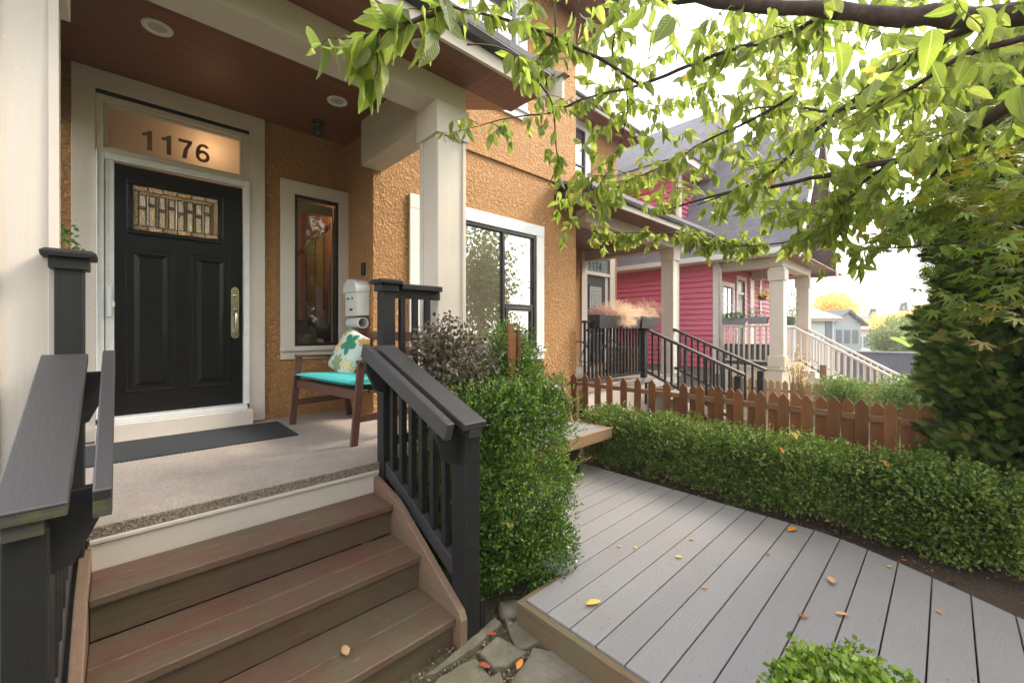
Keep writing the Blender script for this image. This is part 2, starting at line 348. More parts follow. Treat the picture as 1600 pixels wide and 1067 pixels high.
def shingle(name, a, b):
    m, nt, bs = new_mat(name); v = coords(nt)
    br = nt.nodes.new('ShaderNodeTexBrick'); br.inputs['Scale'].default_value = 1; br.inputs['Brick Width'].default_value = .3; br.inputs['Row Height'].default_value = .14
    br.inputs['Mortar Size'].default_value = .008; br.inputs['Color1'].default_value = (*a, 1); br.inputs['Color2'].default_value = (*b, 1); br.inputs['Mortar'].default_value = (*[x*.45 for x in a], 1)
    # run the courses along y and up the slope (z)
    sx = nt.nodes.new('ShaderNodeSeparateXYZ'); nt.links.new(v, sx.inputs[0]); cb = nt.nodes.new('ShaderNodeCombineXYZ')
    nt.links.new(math_(nt, 'ADD', sx.outputs[0], sx.outputs[1]), cb.inputs[0]); nt.links.new(sx.outputs[2], cb.inputs[1]); nt.links.new(cb.outputs[0], br.inputs['Vector'])
    c = mixc(nt, noise(nt, v, 7, 5, .7), br.outputs['Color'], tuple(x*1.25 for x in b), 'MIX')
    finish(nt, bs, c, bump(nt, br.outputs['Fac'], .5, .01), .9, .2); return m
M['shingle'] = shingle('grey_shingles', (.105,.105,.115), (.17,.168,.18))
M['shingle_brown'] = shingle('brown_shingles', (.30,.26,.22), (.36,.31,.27))
M['pink'] = painted('pink_siding', (.76, .17, .275), 'y', rough=.5, grain=.15, tint=.05, dirt=.12)
M['pinkdark'] = painted('pink_siding_front', (.70, .155, .24), 'x', rough=.5, grain=.15, tint=.05)
def stone():
    m, nt, bs = new_mat('flagstone'); v = coords(nt); n_ = noise(nt, v, 5, 8, .7)
    c = ramp(nt, n_, [(.3, (.085,.074,.056)), (.55, (.18,.158,.122)), (.8, (.29,.26,.21))])
    c = mixc(nt, ramp(nt, noise(nt, v, 3, 6, .7), [(.45, (0,0,0)), (.65, (.6,.6,.6))]), c, (.115,.115,.055))
    finish(nt, bs, c, bump(nt, noise(nt, v, 22, 8, .7), .8, .01), .85, .3); return m
M['stone'] = stone()
def ground_mat():
    m, nt, bs = new_mat('ground_soil'); v = coords(nt); n_ = noise(nt, v, 1.2, 8, .7)
    c = ramp(nt, n_, [(.35, (.11,.085,.055)), (.5, (.15,.14,.075)), (.7, (.10,.14,.04))])
    c = mixc(nt, ramp(nt, noise(nt, v, 40, 4, .6), [(.4, (.6,.6,.6)), (.6, (0,0,0))]), c, (.05,.038,.028))
    finish(nt, bs, c, bump(nt, noise(nt, v, 35, 6, .7), 1, .03), .95, .2); return m
M['ground'] = ground_mat()
# foliage
M['box_leaf'] = leaf_mat('boxwood_leaf', [(0, (.028,.058,.009)), (.45, (.075,.145,.017)), (.85, (.15,.245,.030)), (1, (.27,.36,.07))], .22, .32, .55)
M['hedge_leaf'] = leaf_mat('hedge_leaf', [(0, (.032,.052,.012)), (.45, (.085,.145,.022)), (.85, (.17,.24,.045)), (1, (.28,.30,.08))], .22, .45, .4)
M['fore_leaf'] = leaf_mat('young_box_leaf', [(0, (.07,.12,.014)), (.5, (.19,.29,.035)), (1, (.34,.44,.09))], .3, .35, .5)
M['cherry_leaf'] = leaf_mat('cherry_leaf', [(0, (.16,.20,.035)), (.5, (.29,.32,.060)), (.88, (.42,.42,.11)), (.95, (.62,.46,.07)), (1, (.68,.34,.10))], .64, .42, .5, True, 2.0, 1.05)
M['maple_leaf'] = leaf_mat('maple_leaf', [(0, (.07,.14,.02)), (.45, (.17,.22,.03)), (.7, (.24,.20,.035)), (.85, (.25,.10,.04)), (1, (.40,.14,.05))], .38, .45, .4)
M['cedar_leaf'] = leaf_mat('cedar_leaf', [(0, (.012,.028,.008)), (.4, (.045,.085,.016)), (.85, (.12,.185,.032)), (1, (.20,.20,.05))], .25, .55, .3)
M['purple_leaf'] = leaf_mat('barberry_leaf', [(0, (.065,.052,.032)), (.5, (.13,.108,.07)), (.85, (.24,.22,.15)), (1, (.20,.10,.06))], .15, .5, .35)
M['light_shrub'] = leaf_mat('pale_shrub_leaf', [(0, (.07,.12,.03)), (.5, (.14,.23,.05)), (1, (.26,.36,.10))], .3, .5, .4)
M['far_leaf'] = leaf_mat('far_leaf', [(0, (.09,.13,.045)), (.5, (.18,.24,.08)), (1, (.32,.35,.12))], .3, .7, .2)
M['yellow_leaf'] = leaf_mat('yellow_leaf', [(0, (.62,.46,.14)), (.5, (.78,.60,.18)), (1, (.88,.74,.30))], .35, .7, .2)
M['dark_conifer'] = leaf_mat('far_conifer', [(0, (.05,.08,.05)), (1, (.13,.17,.09))], .2, .7, .2)
M['straw'] = leaf_mat('dry_grass', [(0, (.62,.48,.34)), (1, (.88,.74,.58))], .35, .7, .2)
M['redflower'] = leaf_mat('dusky_flower', [(0, (.34,.24,.18)), (.5, (.48,.28,.23)), (1, (.66,.38,.34))], .3, .7, .2)
def bark_mat():
    m, nt, bs = new_mat('cherry_bark'); v = coords(nt); n_ = noise(nt, v, 18, 6, .7)
    c = ramp(nt, n_, [(.3, (.028,.018,.014)), (.6, (.07,.047,.036)), (.85, (.16,.12,.095))])
    finish(nt, bs, c, bump(nt, n_, .8, .008), .8, .3); return m
M['bark'] = bark_mat()
M['twig'] = plain('twig_bark', (.075, .045, .03), .8); M['pale_twig'] = plain('pale_twig_bark', (.24, .17, .11), .8)

# ------------------------------------------------------------------ foliage engine
T_LEAF = (np.array([(0,0,0),(0,.35,0),(0,.7,0),(0,1,-.02),(-.5,.28,.10),(-.44,.62,.09),(.5,.28,.10),(.44,.62,.09)], float),
          [(0,4,1),(1,4,5,2),(2,5,3),(0,1,6),(1,2,7,6),(2,3,7)])
def fine_leaf():
    st = [(y_, .5*math.sin(math.pi*min(1, y_**.78))**.85*(1-.25*y_)+(.02 if y_ < .02 else 0)) for y_ in [i/12 for i in range(13)]]; v = []; f = []
    for y, w_ in st:
        dr = -.14*y*y
        for sx in (-1, -.5, 0, .5, 1): v.append((sx*w_, y, abs(sx)*w_*.20+dr+(.012*math.sin(y*22) if abs(sx) == 1 else 0)))
    for i in range(len(st)-1):
        for j in range(4): f.append((i*5+j, i*5+j+1, (i+1)*5+j+1, (i+1)*5+j))
    return (np.array(v, float), f)
T_FINE = fine_leaf()
T_SMALL = (np.array([(0,0,0),(-.5,.5,.08),(0,1,0),(.5,.5,.08)], float), [(0,3,2,1)])
def palmate():
    v = [(0,.0,0)]; f = []
    lob = [(-118,.42),(-78,.72),(-38,.92),(0,1.0),(38,.92),(78,.72),(118,.42)]
    pts = []
    for i, (a, l) in enumerate(lob):
        ar = rad(a); pts.append((math.sin(ar)*l, math.cos(ar)*l, -.10*l))
        for s_ in ((-9, .5), (9, .5)):
            pass
    out = []
    for i, (a, l) in enumerate(lob):
        for da, k in ((-10, .55), (0, 1), (10, .55)):
            ar = rad(a+da); out.append((math.sin(ar)*l*k, math.cos(ar)*l*k, .04-.12*l*k))
        if i < 6:
            ar = rad((a+lob[i+1][0])/2); out.append((math.sin(ar)*.28, math.cos(ar)*.28, .03))
    v += out; n = len(out)
    f = [(0, i+2, i+1) for i in range(n-1)]
    return (np.array(v), f)
T_PALM = palmate()
def spray():
    vs = []; fs = []
    def blade(x, y, ang, l, w):
        c, s_ = math.cos(ang), math.sin(ang); n = len(vs)
        for a, b in ((0,0),(-w,l*.5),(0,l),(w,l*.5)): vs.append((x+a*c+b*s_, y-a*s_+b*c, 0))
        fs.append((n, n+3, n+2, n+1))
    blade(0, 0, 0, 1, .07)
    for k in range(4):
        y = .15+.18*k; blade(0, y, .75, .55-.08*k, .06); blade(0, y+.06, -.75, .55-.08*k, .06)
    return (np.array(vs, float), fs)
T_SPRAY = spray()
def leaves(name, pos, dirs, nrm, length, width, tpl, mat, parent, tint=None, smooth=False):
    """many small leaf faces in one mesh: dirs = along the leaf, nrm = its face"""
    tv, tf = tpl; N = len(pos); k = len(tv)
    d = dirs/np.linalg.norm(dirs, axis=1, keepdims=True)
    x = np.cross(d, nrm); x /= (np.linalg.norm(x, axis=1, keepdims=True)+1e-9); n = np.cross(x, d)
    length = np.broadcast_to(length, (N,)); width = np.broadcast_to(width, (N,))
    V = (pos[:, None, :] + x[:, None, :]*(tv[None, :, 0:1]*width[:, None, None]) + d[:, None, :]*(tv[None, :, 1:2]*length[:, None, None])
         + n[:, None, :]*(tv[None, :, 2:3]*length[:, None, None]))
    if len(tv) > 40:
        bend = RNG.normal(0, .16, N); tw = RNG.normal(0, .22, N); fold = RNG.normal(0, .22, N)
        V = V + n[:, None, :]*((bend[:, None]*tv[None, :, 1]**2+tw[:, None]*tv[None, :, 0]*tv[None, :, 1]*.6+fold[:, None]*np.abs(tv[None, :, 0])*.5)*length[:, None])[:, :, None]
    off = np.array(parent_loc(parent)); V = (V-off).reshape(-1, 3)
    loops = []; sizes = []
    for f in tf: sizes.append(len(f)); loops += list(f)
    loops = np.array(loops); sizes = np.array(sizes); nl = len(loops)
    allloops = (loops[None, :]+(np.arange(N)*k)[:, None]).reshape(-1)
    allsizes = np.tile(sizes, N); starts = np.concatenate(([0], np.cumsum(allsizes)[:-1]))
    me = bpy.data.meshes.new(name)
    me.vertices.add(len(V)); me.vertices.foreach_set('co', V.astype(np.float32).ravel())
    me.loops.add(len(allloops)); me.loops.foreach_set('vertex_index', allloops.astype(np.int32))
    me.polygons.add(len(allsizes)); me.polygons.foreach_set('loop_start', starts.astype(np.int32))
    me.update(calc_edges=True)
    if tint is None: tint = RNG.random(N)
    at_ = me.attributes.new('tint', 'FLOAT', 'POINT'); at_.data.foreach_set('value', np.repeat(np.clip(tint, 0, 1), k).astype(np.float32))
    if tpl is T_FINE:
        for an, ci in (('across', 0), ('along', 1)):
            aa = me.attributes.new(an, 'FLOAT', 'POINT'); aa.data.foreach_set('value', np.tile(tv[:, ci], N).astype(np.float32))
    if smooth: me.shade_smooth()
    me.materials.append(mat)
    o = bpy.data.objects.new(name, me); COL.objects.link(o)
    if parent: o.parent = parent
    return o
def rdir(n):
    v = RNG.normal(size=(n, 3)); return v/np.linalg.norm(v, axis=1, keepdims=True)
def lump(p, f=3.0, seed=0.0):
    return (np.sin(p[:,0]*f*1.3+seed)+np.sin(p[:,1]*f*1.1+1.7*seed+.9)+np.sin(p[:,2]*f*1.5+2.3*seed+2.1)
            + .6*np.sin(p[:,0]*f*2.9+p[:,2]*f*2.1+seed) + .6*np.sin(p[:,1]*f*3.1-p[:,2]*f*2.3))/3.6
def box_foliage(name, lo, hi, n, length, mat, parent, bumpf=5, amp=.05, shell=.16, round_=.12, hole=None, tintf=None, tpl=T_SMALL, up=.3):
    """leaves filling the outer layer of a clipped, lumpy box"""
    lo = np.array(lo); hi = np.array(hi); c = (lo+hi)/2; h = (hi-lo)/2
    dims = hi-lo
    areas = np.array([dims[1]*dims[2], dims[1]*dims[2], dims[0]*dims[2], dims[0]*dims[2], dims[0]*dims[1]*1.2])
    side = RNG.choice(5, n, p=areas/areas.sum())
    q = RNG.uniform(-1, 1, (n, 3))
    nr = np.zeros((n, 3))
    for s_, (ax, sg) in enumerate(((0,-1),(0,1),(1,-1),(1,1),(2,1))):
        k = side == s_; q[k, ax] = sg; nr[k, ax] = sg
    p = q*h
    inner = np.maximum(h-round_, .01); cl_ = np.clip(p, -inner, inner); dv = p-cl_
    ln = np.linalg.norm(dv, axis=1, keepdims=True); on = ln[:, 0] > 1e-6
    nr2 = np.where(on[:, None], dv/np.maximum(ln, 1e-6), nr); p = np.where((ln > round_), cl_+nr2*round_, p)
    w_ = c+p
    depth = shell*RNG.random(n)**1.8
    w_ = w_ + nr2*(amp*lump(w_, bumpf)[:, None]+amp*.5*lump(w_, bumpf*2.7, 3)[:, None]) - nr2*depth[:, None]
    w_ += RNG.normal(size=(n, 3))*.008
    if hole is not None: k = hole(w_); w_ = w_[k]; nr2 = nr2[k]; depth = depth[k]
    m = len(w_)
    d = nr2*.5+rdir(m)*.8+np.array((0, 0, up)); nn = nr2*.6+rdir(m)*.8
    t = RNG.random(m)*.62+.38*(lump(w_, 6, 5)+.5)
    L_ = length*RNG.uniform(.65, 1.25, m)
    return leaves(name, w_, d, nn, L_, L_*.62, tpl, mat, parent, t)
def sprigs(name, lo, hi, n, ln, length, mat, parent, k=9, hole=None):
    """young shoots standing out of a clipped surface"""
    lo = np.array(lo, float); hi = np.array(hi, float); p = RNG.uniform(lo, hi, (n, 3)); nr = np.zeros((n, 3)); sd_ = RNG.choice(5, n, p=[.3, .1, .3, .0, .3])
    for q, (ax, sg) in enumerate(((0,-1),(0,1),(1,-1),(1,1),(2,1))):
        m_ = sd_ == q; p[m_, ax] = (hi if sg > 0 else lo)[ax]; nr[m_, ax] = sg
    p += nr*(.05*lump(p, 7)[:, None]-.02); d = nr+rdir(n)*.5+np.array((0, 0, .8)); d /= np.linalg.norm(d, axis=1, keepdims=True); l_ = ln*RNG.uniform(.4, 1.3, n)
    tt_ = np.linspace(.1, 1, k); P = (p[:, None, :]+d[:, None, :]*(tt_[None, :, None]*l_[:, None, None])).reshape(-1, 3); D = np.repeat(d, k, 0)+rdir(n*k)*1.0
    if hole is not None: h_ = hole(P); P = P[h_]; D = D[h_]
    return leaves(name, P, D, rdir(len(P))+np.array((0, 0, .5)), length*RNG.uniform(.6, 1.1, len(P)), length*.6, T_SMALL, mat, parent, RNG.uniform(.45, 1, len(P)))
def blob_foliage(name, c, r, n, length, mat, parent, bumpf=4, amp=.2, shell=.45, tpl=T_SMALL, wide=.62, flat=0, tint0=0, droop=0, seed=0, zmin=None):
    c = np.array(c); r = np.array(r, float); u = rdir(n)
    a = 1+amp*lump(u*2, bumpf, seed)+amp*.5*lump(u*2, bumpf*2.3, seed+2)
    s_ = 1-shell*RNG.random(n)**1.5
    p = c+u*r*(a*s_)[:, None]
    if zmin is not None: k = p[:, 2] > zmin; p = p[k]; u = u[k]
    m = len(p); d = u*.6+rdir(m)*.8-np.array((0, 0, droop)); nn = u*.5+rdir(m)*.8
    L_ = length*RNG.uniform(.6, 1.3, m)
    return leaves(name, p, d, nn, L_, L_*wide, tpl, mat, parent, np.clip(RNG.random(m)*.8+.2*lump(p, bumpf*2/max(r))+tint0, 0, 1))
def text_mesh(s, size, name, mat, parent, loc, rot, depth=.002, spacing=1.0):
    cu = bpy.data.curves.new('t', 'FONT'); cu.body = s; cu.size = size; cu.extrude = depth; cu.align_x = 'CENTER'; cu.align_y = 'CENTER'; cu.space_character = spacing; cu.offset = size*.018
    to = bpy.data.objects.new('t', cu); COL.objects.link(to)
    dg = bpy.context.evaluated_depsgraph_get(); me = bpy.data.meshes.new_from_object(to.evaluated_get(dg))
    bpy.data.objects.remove(to); me.name = name; me.materials.clear(); me.materials.append(mat)
    o = bpy.data.objects.new(name, me); COL.objects.link(o); o.parent = parent
    o.location = Vector(loc)-parent_loc(parent); o.rotation_euler = rot; return o
def wall(name, mat, parent, plane, c0, c1, a0, a1, z0, z1, holes=()):
    """a wall of thickness c0..c1 across axis plane ('x' or 'y'), along a0..a1, with real rectangular openings (a,b,z,z)"""
    A = sorted({a0, a1, *[v for h in holes for v in h[:2]]}); Z = sorted({z0, z1, *[v for h in holes for v in h[2:]]})
    m = MB()
    for i in range(len(A)-1):
        run = None
        for j in range(len(Z)-1):
            ca, cz = (A[i]+A[i+1])/2, (Z[j]+Z[j+1])/2
            open_ = any(h[0] < ca < h[1] and h[2] < cz < h[3] for h in holes)
            if not open_: run = (Z[j] if run is None else run[0], Z[j+1])
            if run and (open_ or j == len(Z)-2):
                if plane == 'y': m.box(A[i], A[i+1], c0, c1, run[0], run[1])
                else: m.box(c0, c1, A[i], A[i+1], run[0], run[1])
                run = None
    # merge the seams so the stucco shades as one wall
    o = m.build(name, mat, parent); return o
def ring(x0, x1, z0, z1, w, y0, y1, bottom=True, wt=None):
    """rectangular frame facing -y, members butted end to end"""
    wt = wt or w; m = MB(); m.box(x0, x1, y0, y1, z1-wt, z1)
    zb = z0+w if bottom else z0
    if bottom: m.box(x0, x1, y0, y1, z0, z0+w)
    m.box(x0, x0+w, y0, y1, zb, z1-wt); m.box(x1-w, x1, y0, y1, zb, z1-wt); return m

# ------------------------------------------------------------------ ground
def gz(x):
    return 0 if x < 9 else -.06*(x-9) if x < 40 else -1.86-.03*(x-40) if x < 120 else -4.26
g = MB(); xs = [-60, -12, -4, 0, 3, 6, 9, 12, 16, 22, 30, 40, 60, 90, 120, 260, 600]; ys = [-400, -60, -10, -2, 2, 8, 20, 60, 400]
g.add([(x, y, gz(x)-.03) for x in xs for y in ys], [(i*len(ys)+j, (i+1)*len(ys)+j, (i+1)*len(ys)+j+1, i*len(ys)+j+1) for i in range(len(xs)-1) for j in range(len(ys)-1)])
struct(g.build('ground', M['ground'], smooth=True))
# mulch bed beside the deck: lumpy soil sheet with bark chips
def soil(name, x0, x1, y0, y1, z, amp, n=40):
    m = MB(); nx = n; ny = int(n*(y1-y0)/(x1-x0))+2
    P = np.array([(x0+(x1-x0)*i/nx, y0+(y1-y0)*j/ny, z) for i in range(nx+1) for j in range(ny+1)])
    P[:, 2] += amp*lump(P, 7)+amp*.6*lump(P, 19, 2)
    m.add([tuple(p) for p in P], [(i*(ny+1)+j, (i+1)*(ny+1)+j, (i+1)*(ny+1)+j+1, i*(ny+1)+j+1) for i in range(nx) for j in range(ny)])
    return struct(m.build(name, M['mulch'], smooth=True))
soil('soil_bed', 3.0, 5.6, -2.2, 3.6, .045, .02)
n = 5200; cp = np.column_stack([RNG.uniform(3.1, 5.4, n), RNG.uniform(-2.0, 3.4, n), np.zeros(n)]); cp[:, 2] = .05+.02*lump(cp, 7)+.012*lump(cp, 19, 2)+RNG.random(n)*.012
cd = rdir(n)*(1, 1, .25); cn = rdir(n)*.5+np.array((0, 0, 1))
M['chip'] = leaf_mat('bark_chip', [(0, (.05,.032,.022)), (.5, (.13,.085,.055)), (.85, (.22,.16,.11)), (1, (.40,.33,.25))], .0, .8, .2)
o = leaves('bark_mulch', cp, cd, cn, RNG.uniform(.012, .045, n), RNG.uniform(.006, .016, n), T_SMALL, M['chip'], None)
tag(o, 'brown bark mulch scattered over the bed beside the deck', 'mulch', kind='stuff')
n = 2600; cp = np.column_stack([RNG.uniform(.9, 1.75, n), RNG.uniform(.2, 1.75, n), np.full(n, -.012)]); cp[:, 2] += RNG.random(n)*.012
o = leaves('leaf_litter', cp, rdir(n)*(1, 1, .2), rdir(n)*.4+np.array((0, 0, 1)), RNG.uniform(.008, .028, n), RNG.uniform(.005, .014, n), T_SMALL, M['chip'], None)
tag(o, 'fine dark leaf litter in the gaps between the flagstones', 'litter', kind='stuff')
# flagstones
stones = [
 ([(832,1008),(868,1014),(945,1066),(985,1095),(900,1140),(785,1140),(793,1066)], 'large square grey flagstone against the deck fascia at the bottom edge'),
 ([(776,990),(800,1004),(825,1017),(792,1041),(768,1040),(747,1018)], 'small square flagstone in the middle between the steps and the deck corner'),
 ([(787,960),(818,975),(845,1000),(815,1014),(802,1006)], 'triangular flagstone pointing at the foot of the tall box shrub'),
 ([(722,1032),(745,1024),(770,1056),(752,1110),(640,1120),(682,1056)], 'rough wide flagstone just in front of the lowest step'),
 ([(775,962),(784,972),(737,1013),(716,1027),(680,1050),(660,1056),(700,1026),(738,992)], 'narrow kerb-like flagstone running along the foot of the newel post'),
 ([(756,1062),(782,1046),(788,1066),(782,1130),(755,1130)], 'small pale flagstone between two larger ones at the bottom edge')]
for poly, lab in stones:
    P = [at(px, py, z=.012) for px, py in poly]
    m = MB(); c = sum(P, Vector())/len(P); pts = []
    for i in range(len(P)):
        a, b = P[i], P[(i+1) % len(P)]
        for t in (0, .33, .66):
            q = a.lerp(b, t); q = q+(c-q).normalized()*random.uniform(0, .012); pts.append((q.x, q.y))
    m.prism(pts, 'z', -.06, .012+random.uniform(-.003, .006))
    tag(m.build('flagstone', M['stone'], bevel=.008), lab, 'paving stone', 'flagstones of the path')
rk = MB(); n_ = 14; rc = at(800, 945, z=.05)
rk.lathe([(.05,-.06),(.075,-.03),(.080,.0),(.06,.025),(.02,.035)], (rc.x+.02, rc.y+.03, .0), n_)
o = rk.build('boulder', M['stone'], smooth=True)
for v in o.data.vertices:
    q = Vector(v.co); v.co += Vector((math.sin(q.z*40+q.x*30), math.cos(q.y*35+1), math.sin(q.x*50)))*.008
tag(o, 'small mossy grey boulder under the tall box shrub', 'rock')

# ------------------------------------------------------------------ deck
dk = thing('garden_deck', 'low deck of grey composite boards with a brown timber edge', 'deck', (2.5, .8, 0))
bd = MB(); y = 1.382
k = -18
while y+k*.147 < 2.75:
    y0 = 1.382+k*.147+.003; y1 = y0+.141
    if y0 >= 1.45: x0a = 1.86
    else: x0a = 1.552
    
    def xe(yy): return 3.575-.44*max(0, .6-yy)**1.35
    r0 = random.uniform(-.004, .004)
    bd.hexa([(x0a,y0,.115),(xe(y0)+r0,y0,.115),(xe(y1)+r0,y1,.115),(x0a,y1,.115),(x0a,y0,.14),(xe(y0)+r0,y0,.14),(xe(y1)+r0,y1,.14),(x0a,y1,.14)])
    k += 1
o = bd.build('decking', M['composite'], dk, .003)
# dark blocks that stand in for the shade below the boards, and fascia
MB().box(1.60, 3.10, -1.2, 1.36, .0, .10).build('joist_shade', M['interior_dark'], dk)
MB().box(2.12, 3.50, 1.42, 2.60, .0, .10).build('joist_shade', M['interior_dark'], dk)
MB().prism([(1.512,-1.3),(1.549,-1.3),(1.549,1.5275),(1.512,1.559)], 'z', -.04, .132).build('fascia', M['deckside'], dk, .003)
MB().prism([(1.55,1.529),(1.855,1.529),(1.855,1.56),(1.513,1.56)], 'z', -.04, .131).build('fascia', M['deckside'], dk, .003)

# ------------------------------------------------------------------ the orange house, number 1176
H = thing('house', 'orange stucco house with cream trim and a black front door numbered 1176', 'house', (.4, 4.6, 0))
XE, YF, XC = 5.11, 3.95, 1.835      # right end, main facade plane, porch corner
DX0, DX1 = -.14, .89
wall('wall', M['stucco'], H, 'y', 4.60, 4.74, -.34, XC, .40, 3.75, [(DX0, DX1, .69, 3.44), (1.27, 1.75, 1.37, 2.96)])
wall('wall', M['stucco'], H, 'x', XC, XC+.14, YF+.001, 4.60, .40, 3.75)
wall('wall', M['stucco'], H, 'y', YF, YF+.16, XC+.001, XE, -.05, 6.34, [(2.375, 4.205, 1.295, 2.865), (2.35, 3.98, 4.50, 6.0)])
wall('wall', M['stucco'], H, 'x', XE-.16, XE, YF+.161, 6.9, -.05, 6.34)
wall('wall', M['stucco'], H, 'x', -.50, -.34, 4.60, 9.0, .40, 6.34)
wall('wall', M['stucco'], H, 'y', 4.60, 4.74, -.5, XC+.1, 3.76, 6.34)
# porch slab
bx('porch_floor', M['concrete'], H, -.46, 2.02, 2.62, 4.60, .60, .68, bevel=.004)
bx('slab_edge', M['aggregate'], H, -.46, 2.02, 2.602, 2.6195, .632, .679, bevel=0)
bx('nosing', M['creamx'], H, -.10, 1.245, 2.588, 2.6195, .612, .630, bevel=.003)
bx('porch_fascia', M['creamx'], H, -.105, 1.245, 2.598, 2.6195, .30, .611, bevel=.002)
bx('porch_base', M['cream'], H, 1.30, 2.02, 2.63, 3.94, -.05, .599)
bx('porch_base', M['cream'], H, -.46, -.12, 2.63, 4.55, -.05, .599)
# ceiling, soffits, roof of the porch
bx('porch_ceiling', M['soffit'], H, -.50, 1.834, 2.85, 4.60, 3.60, 3.64, bevel=0)
bx('porch_ceiling', M['soffit'], H, 1.836, 2.0, 2.85, 3.94, 3.60, 3.64, bevel=0)
bx('soffit', M['soffit'], H, -1.2, 1.96, 2.22, 2.598, 3.44, 3.455, bevel=0)
bx('soffit', M['soffity'], H, 1.964, 2.45, 2.22, 2.60, 3.441, 3.456, bevel=0)
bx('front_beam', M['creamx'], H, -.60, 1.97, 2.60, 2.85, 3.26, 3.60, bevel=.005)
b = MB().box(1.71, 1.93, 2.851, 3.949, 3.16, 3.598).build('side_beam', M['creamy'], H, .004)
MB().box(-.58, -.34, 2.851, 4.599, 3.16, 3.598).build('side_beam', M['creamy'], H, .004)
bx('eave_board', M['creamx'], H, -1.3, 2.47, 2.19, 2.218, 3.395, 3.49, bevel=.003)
# rake overhang rising to the house
R = MB(); R.hexa([(1.985,2.605,3.458),(2.45,2.605,3.458),(2.45,3.94,3.98),(1.985,3.94,3.98),(1.985,2.605,3.473),(2.45,2.605,3.473),(2.45,3.94,3.995),(1.985,3.94,3.995)])
R.build('rake_soffit', M['soffity'], H)
R = MB(); R.hexa([(2.452,2.19,3.395),(2.49,2.19,3.395),(2.49,3.94,4.06),(2.452,3.94,4.06),(2.452,2.19,3.55),(2.49,2.19,3.55),(2.49,3.94,4.22),(2.452,3.94,4.22)])
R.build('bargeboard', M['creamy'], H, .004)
bx('eave_end', M['cream'], H, 2.492, 2.52, 2.06, 2.24, 3.36, 3.53, bevel=.003)
MB().prism([(2.02,3.532),(2.30,3.532),(2.22,3.575),(2.10,3.575)], 'x', 2.47, 2.55).build('eave_end', M['shingle_brown'], H)
R = MB(); R.hexa([(-1.4,2.12,3.55),(2.53,2.12,3.55),(2.53,3.945,4.27),(-1.4,3.945,4.27),(-1.4,2.12,3.60),(2.53,2.12,3.60),(2.53,3.945,4.32),(-1.4,3.945,4.32)])
R.build('porch_roof', M['shingle'], H)
def gutter(x0, x1, y, z, name='gutter', par=None, mat=None):
    m = MB(); r = .06; pr = [(y-.062, z+.05), (y-.066, z-.01), (y-.05, z-.052), (y-.012, z-.06), (y, z-.06), (y, z+.05), (y-.006, z+.05), (y-.006, z-.05), (y-.048, z-.044), (y-.058, z-.008), (y-.056, z+.05)]
    m.prism(pr, 'x', x0, x1)
    m.box(x0-.002, x0, y-.064, y, z-.058, z+.05); m.box(x1, x1+.002, y-.064, y, z-.058, z+.05)
    return m.build(name, mat or M['gutter'], par)
gutter(-1.4, 2.44, 2.188, 3.55, par=H)
# columns
def column(par, x0, y0, z0, z1, s=.26, name='column', mat='cream'):
    m = MB(); m.box(x0+.012, x0+s-.012, y0+.012, y0+s-.012, z0, z1-.24)
    m.box(x0, x0+.10, y0, y0+.012, z0, z1-.24)                       # corner boards
    m.box(x0+s-.03, x0+s, y0, y0+.012, z0, z1-.24); m.box(x0, x0+.012, y0+.0125, y0+.04, z0, z1-.24); m.box(x0, x0+.012, y0+s-.04, y0+s, z0, z1-.24)
    o = m.build(name, M[mat], par, .0025)
    MB().box(x0-.018, x0+s+.018, y0-.018, y0+s+.018, z1-.24, z1).build('capital', M[mat], o_parent(o, par), .004) if False else MB().box(x0-.018, x0+s+.018, y0-.018, y0+s+.018, z1-.24, z1-.001).build('capital', M[mat], par, .004)
    return o
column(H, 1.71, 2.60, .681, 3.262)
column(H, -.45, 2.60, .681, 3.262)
# trim on the facade
bx('belt_trim', M['stucco'], H, 1.99, XE-.002, YF-.028, YF-.001, 3.70, 3.735, bevel=.004)
def window(par, x0, x1, z0, z1, y, trim, frame='black_frame', glass='glass_refl', tw=.15, mull=(), rails=(), sill=True, y_in=.05, hood=False, fw=.035):
    """x0..z1 = glass opening with its frame; trim boards proud of the wall plane y"""
    win = bpy.data.objects.new('window', None); COL.objects.link(win); win.parent = par; win.location = Vector((x0, y, z0))-parent_loc(par)
    t = MB(); t.box(x0-tw, x1+tw, y-.032, y-.001, z1, z1+tw); t.box(x0-tw, x0, y-.030, y-.001, z0-tw, z1-.0005); t.box(x1, x1+tw, y-.030, y-.001, z0-tw, z1-.0005)
    t.box(x0+.0005, x1-.0005, y-.029, y-.001, z0-tw, z0)
    t.build('trim', M[trim], win, .003)
    if sill: MB().box(x0-tw-.01, x1+tw+.01, y-.062, y-.033, z0-.045, z0-.012).build('sill', M[trim], win, .004)
    f = ring(x0+.001, x1-.001, z0+.001, z1-.001, fw, y-.012, y_in+y)
    for mx in mull: f.box(mx-fw*.5, mx+fw*.5, y-.004, y_in+y-.01, z0+fw, z1-fw)
    for ra, rb, rz in rails: f.box(ra, rb, y-.002, y_in+y-.012, rz-fw*.5, rz+fw*.5)
    f.build('frame', M[frame], win, .002)
    MB().box(x0+fw*.6, x1-fw*.6, y+.030, y+.034, z0+fw*.6, z1-fw*.6).build('pane', M[glass], win)
    return win
sw = window(H, 1.29, 1.735, 1.39, 2.945, 4.60, 'cream', glass='glass_clear', tw=.13, fw=.03)
w1 = window(H, 2.38, 4.20, 1.30, 2.86, YF, 'white', mull=(3.60,), rails=((3.62, 4.165, 1.88),), fw=.04)
ring(3.64, 4.155, 1.345, 1.855, .045, YF+.0, YF+.028).build('sash', M['black_frame'], w1, .002)
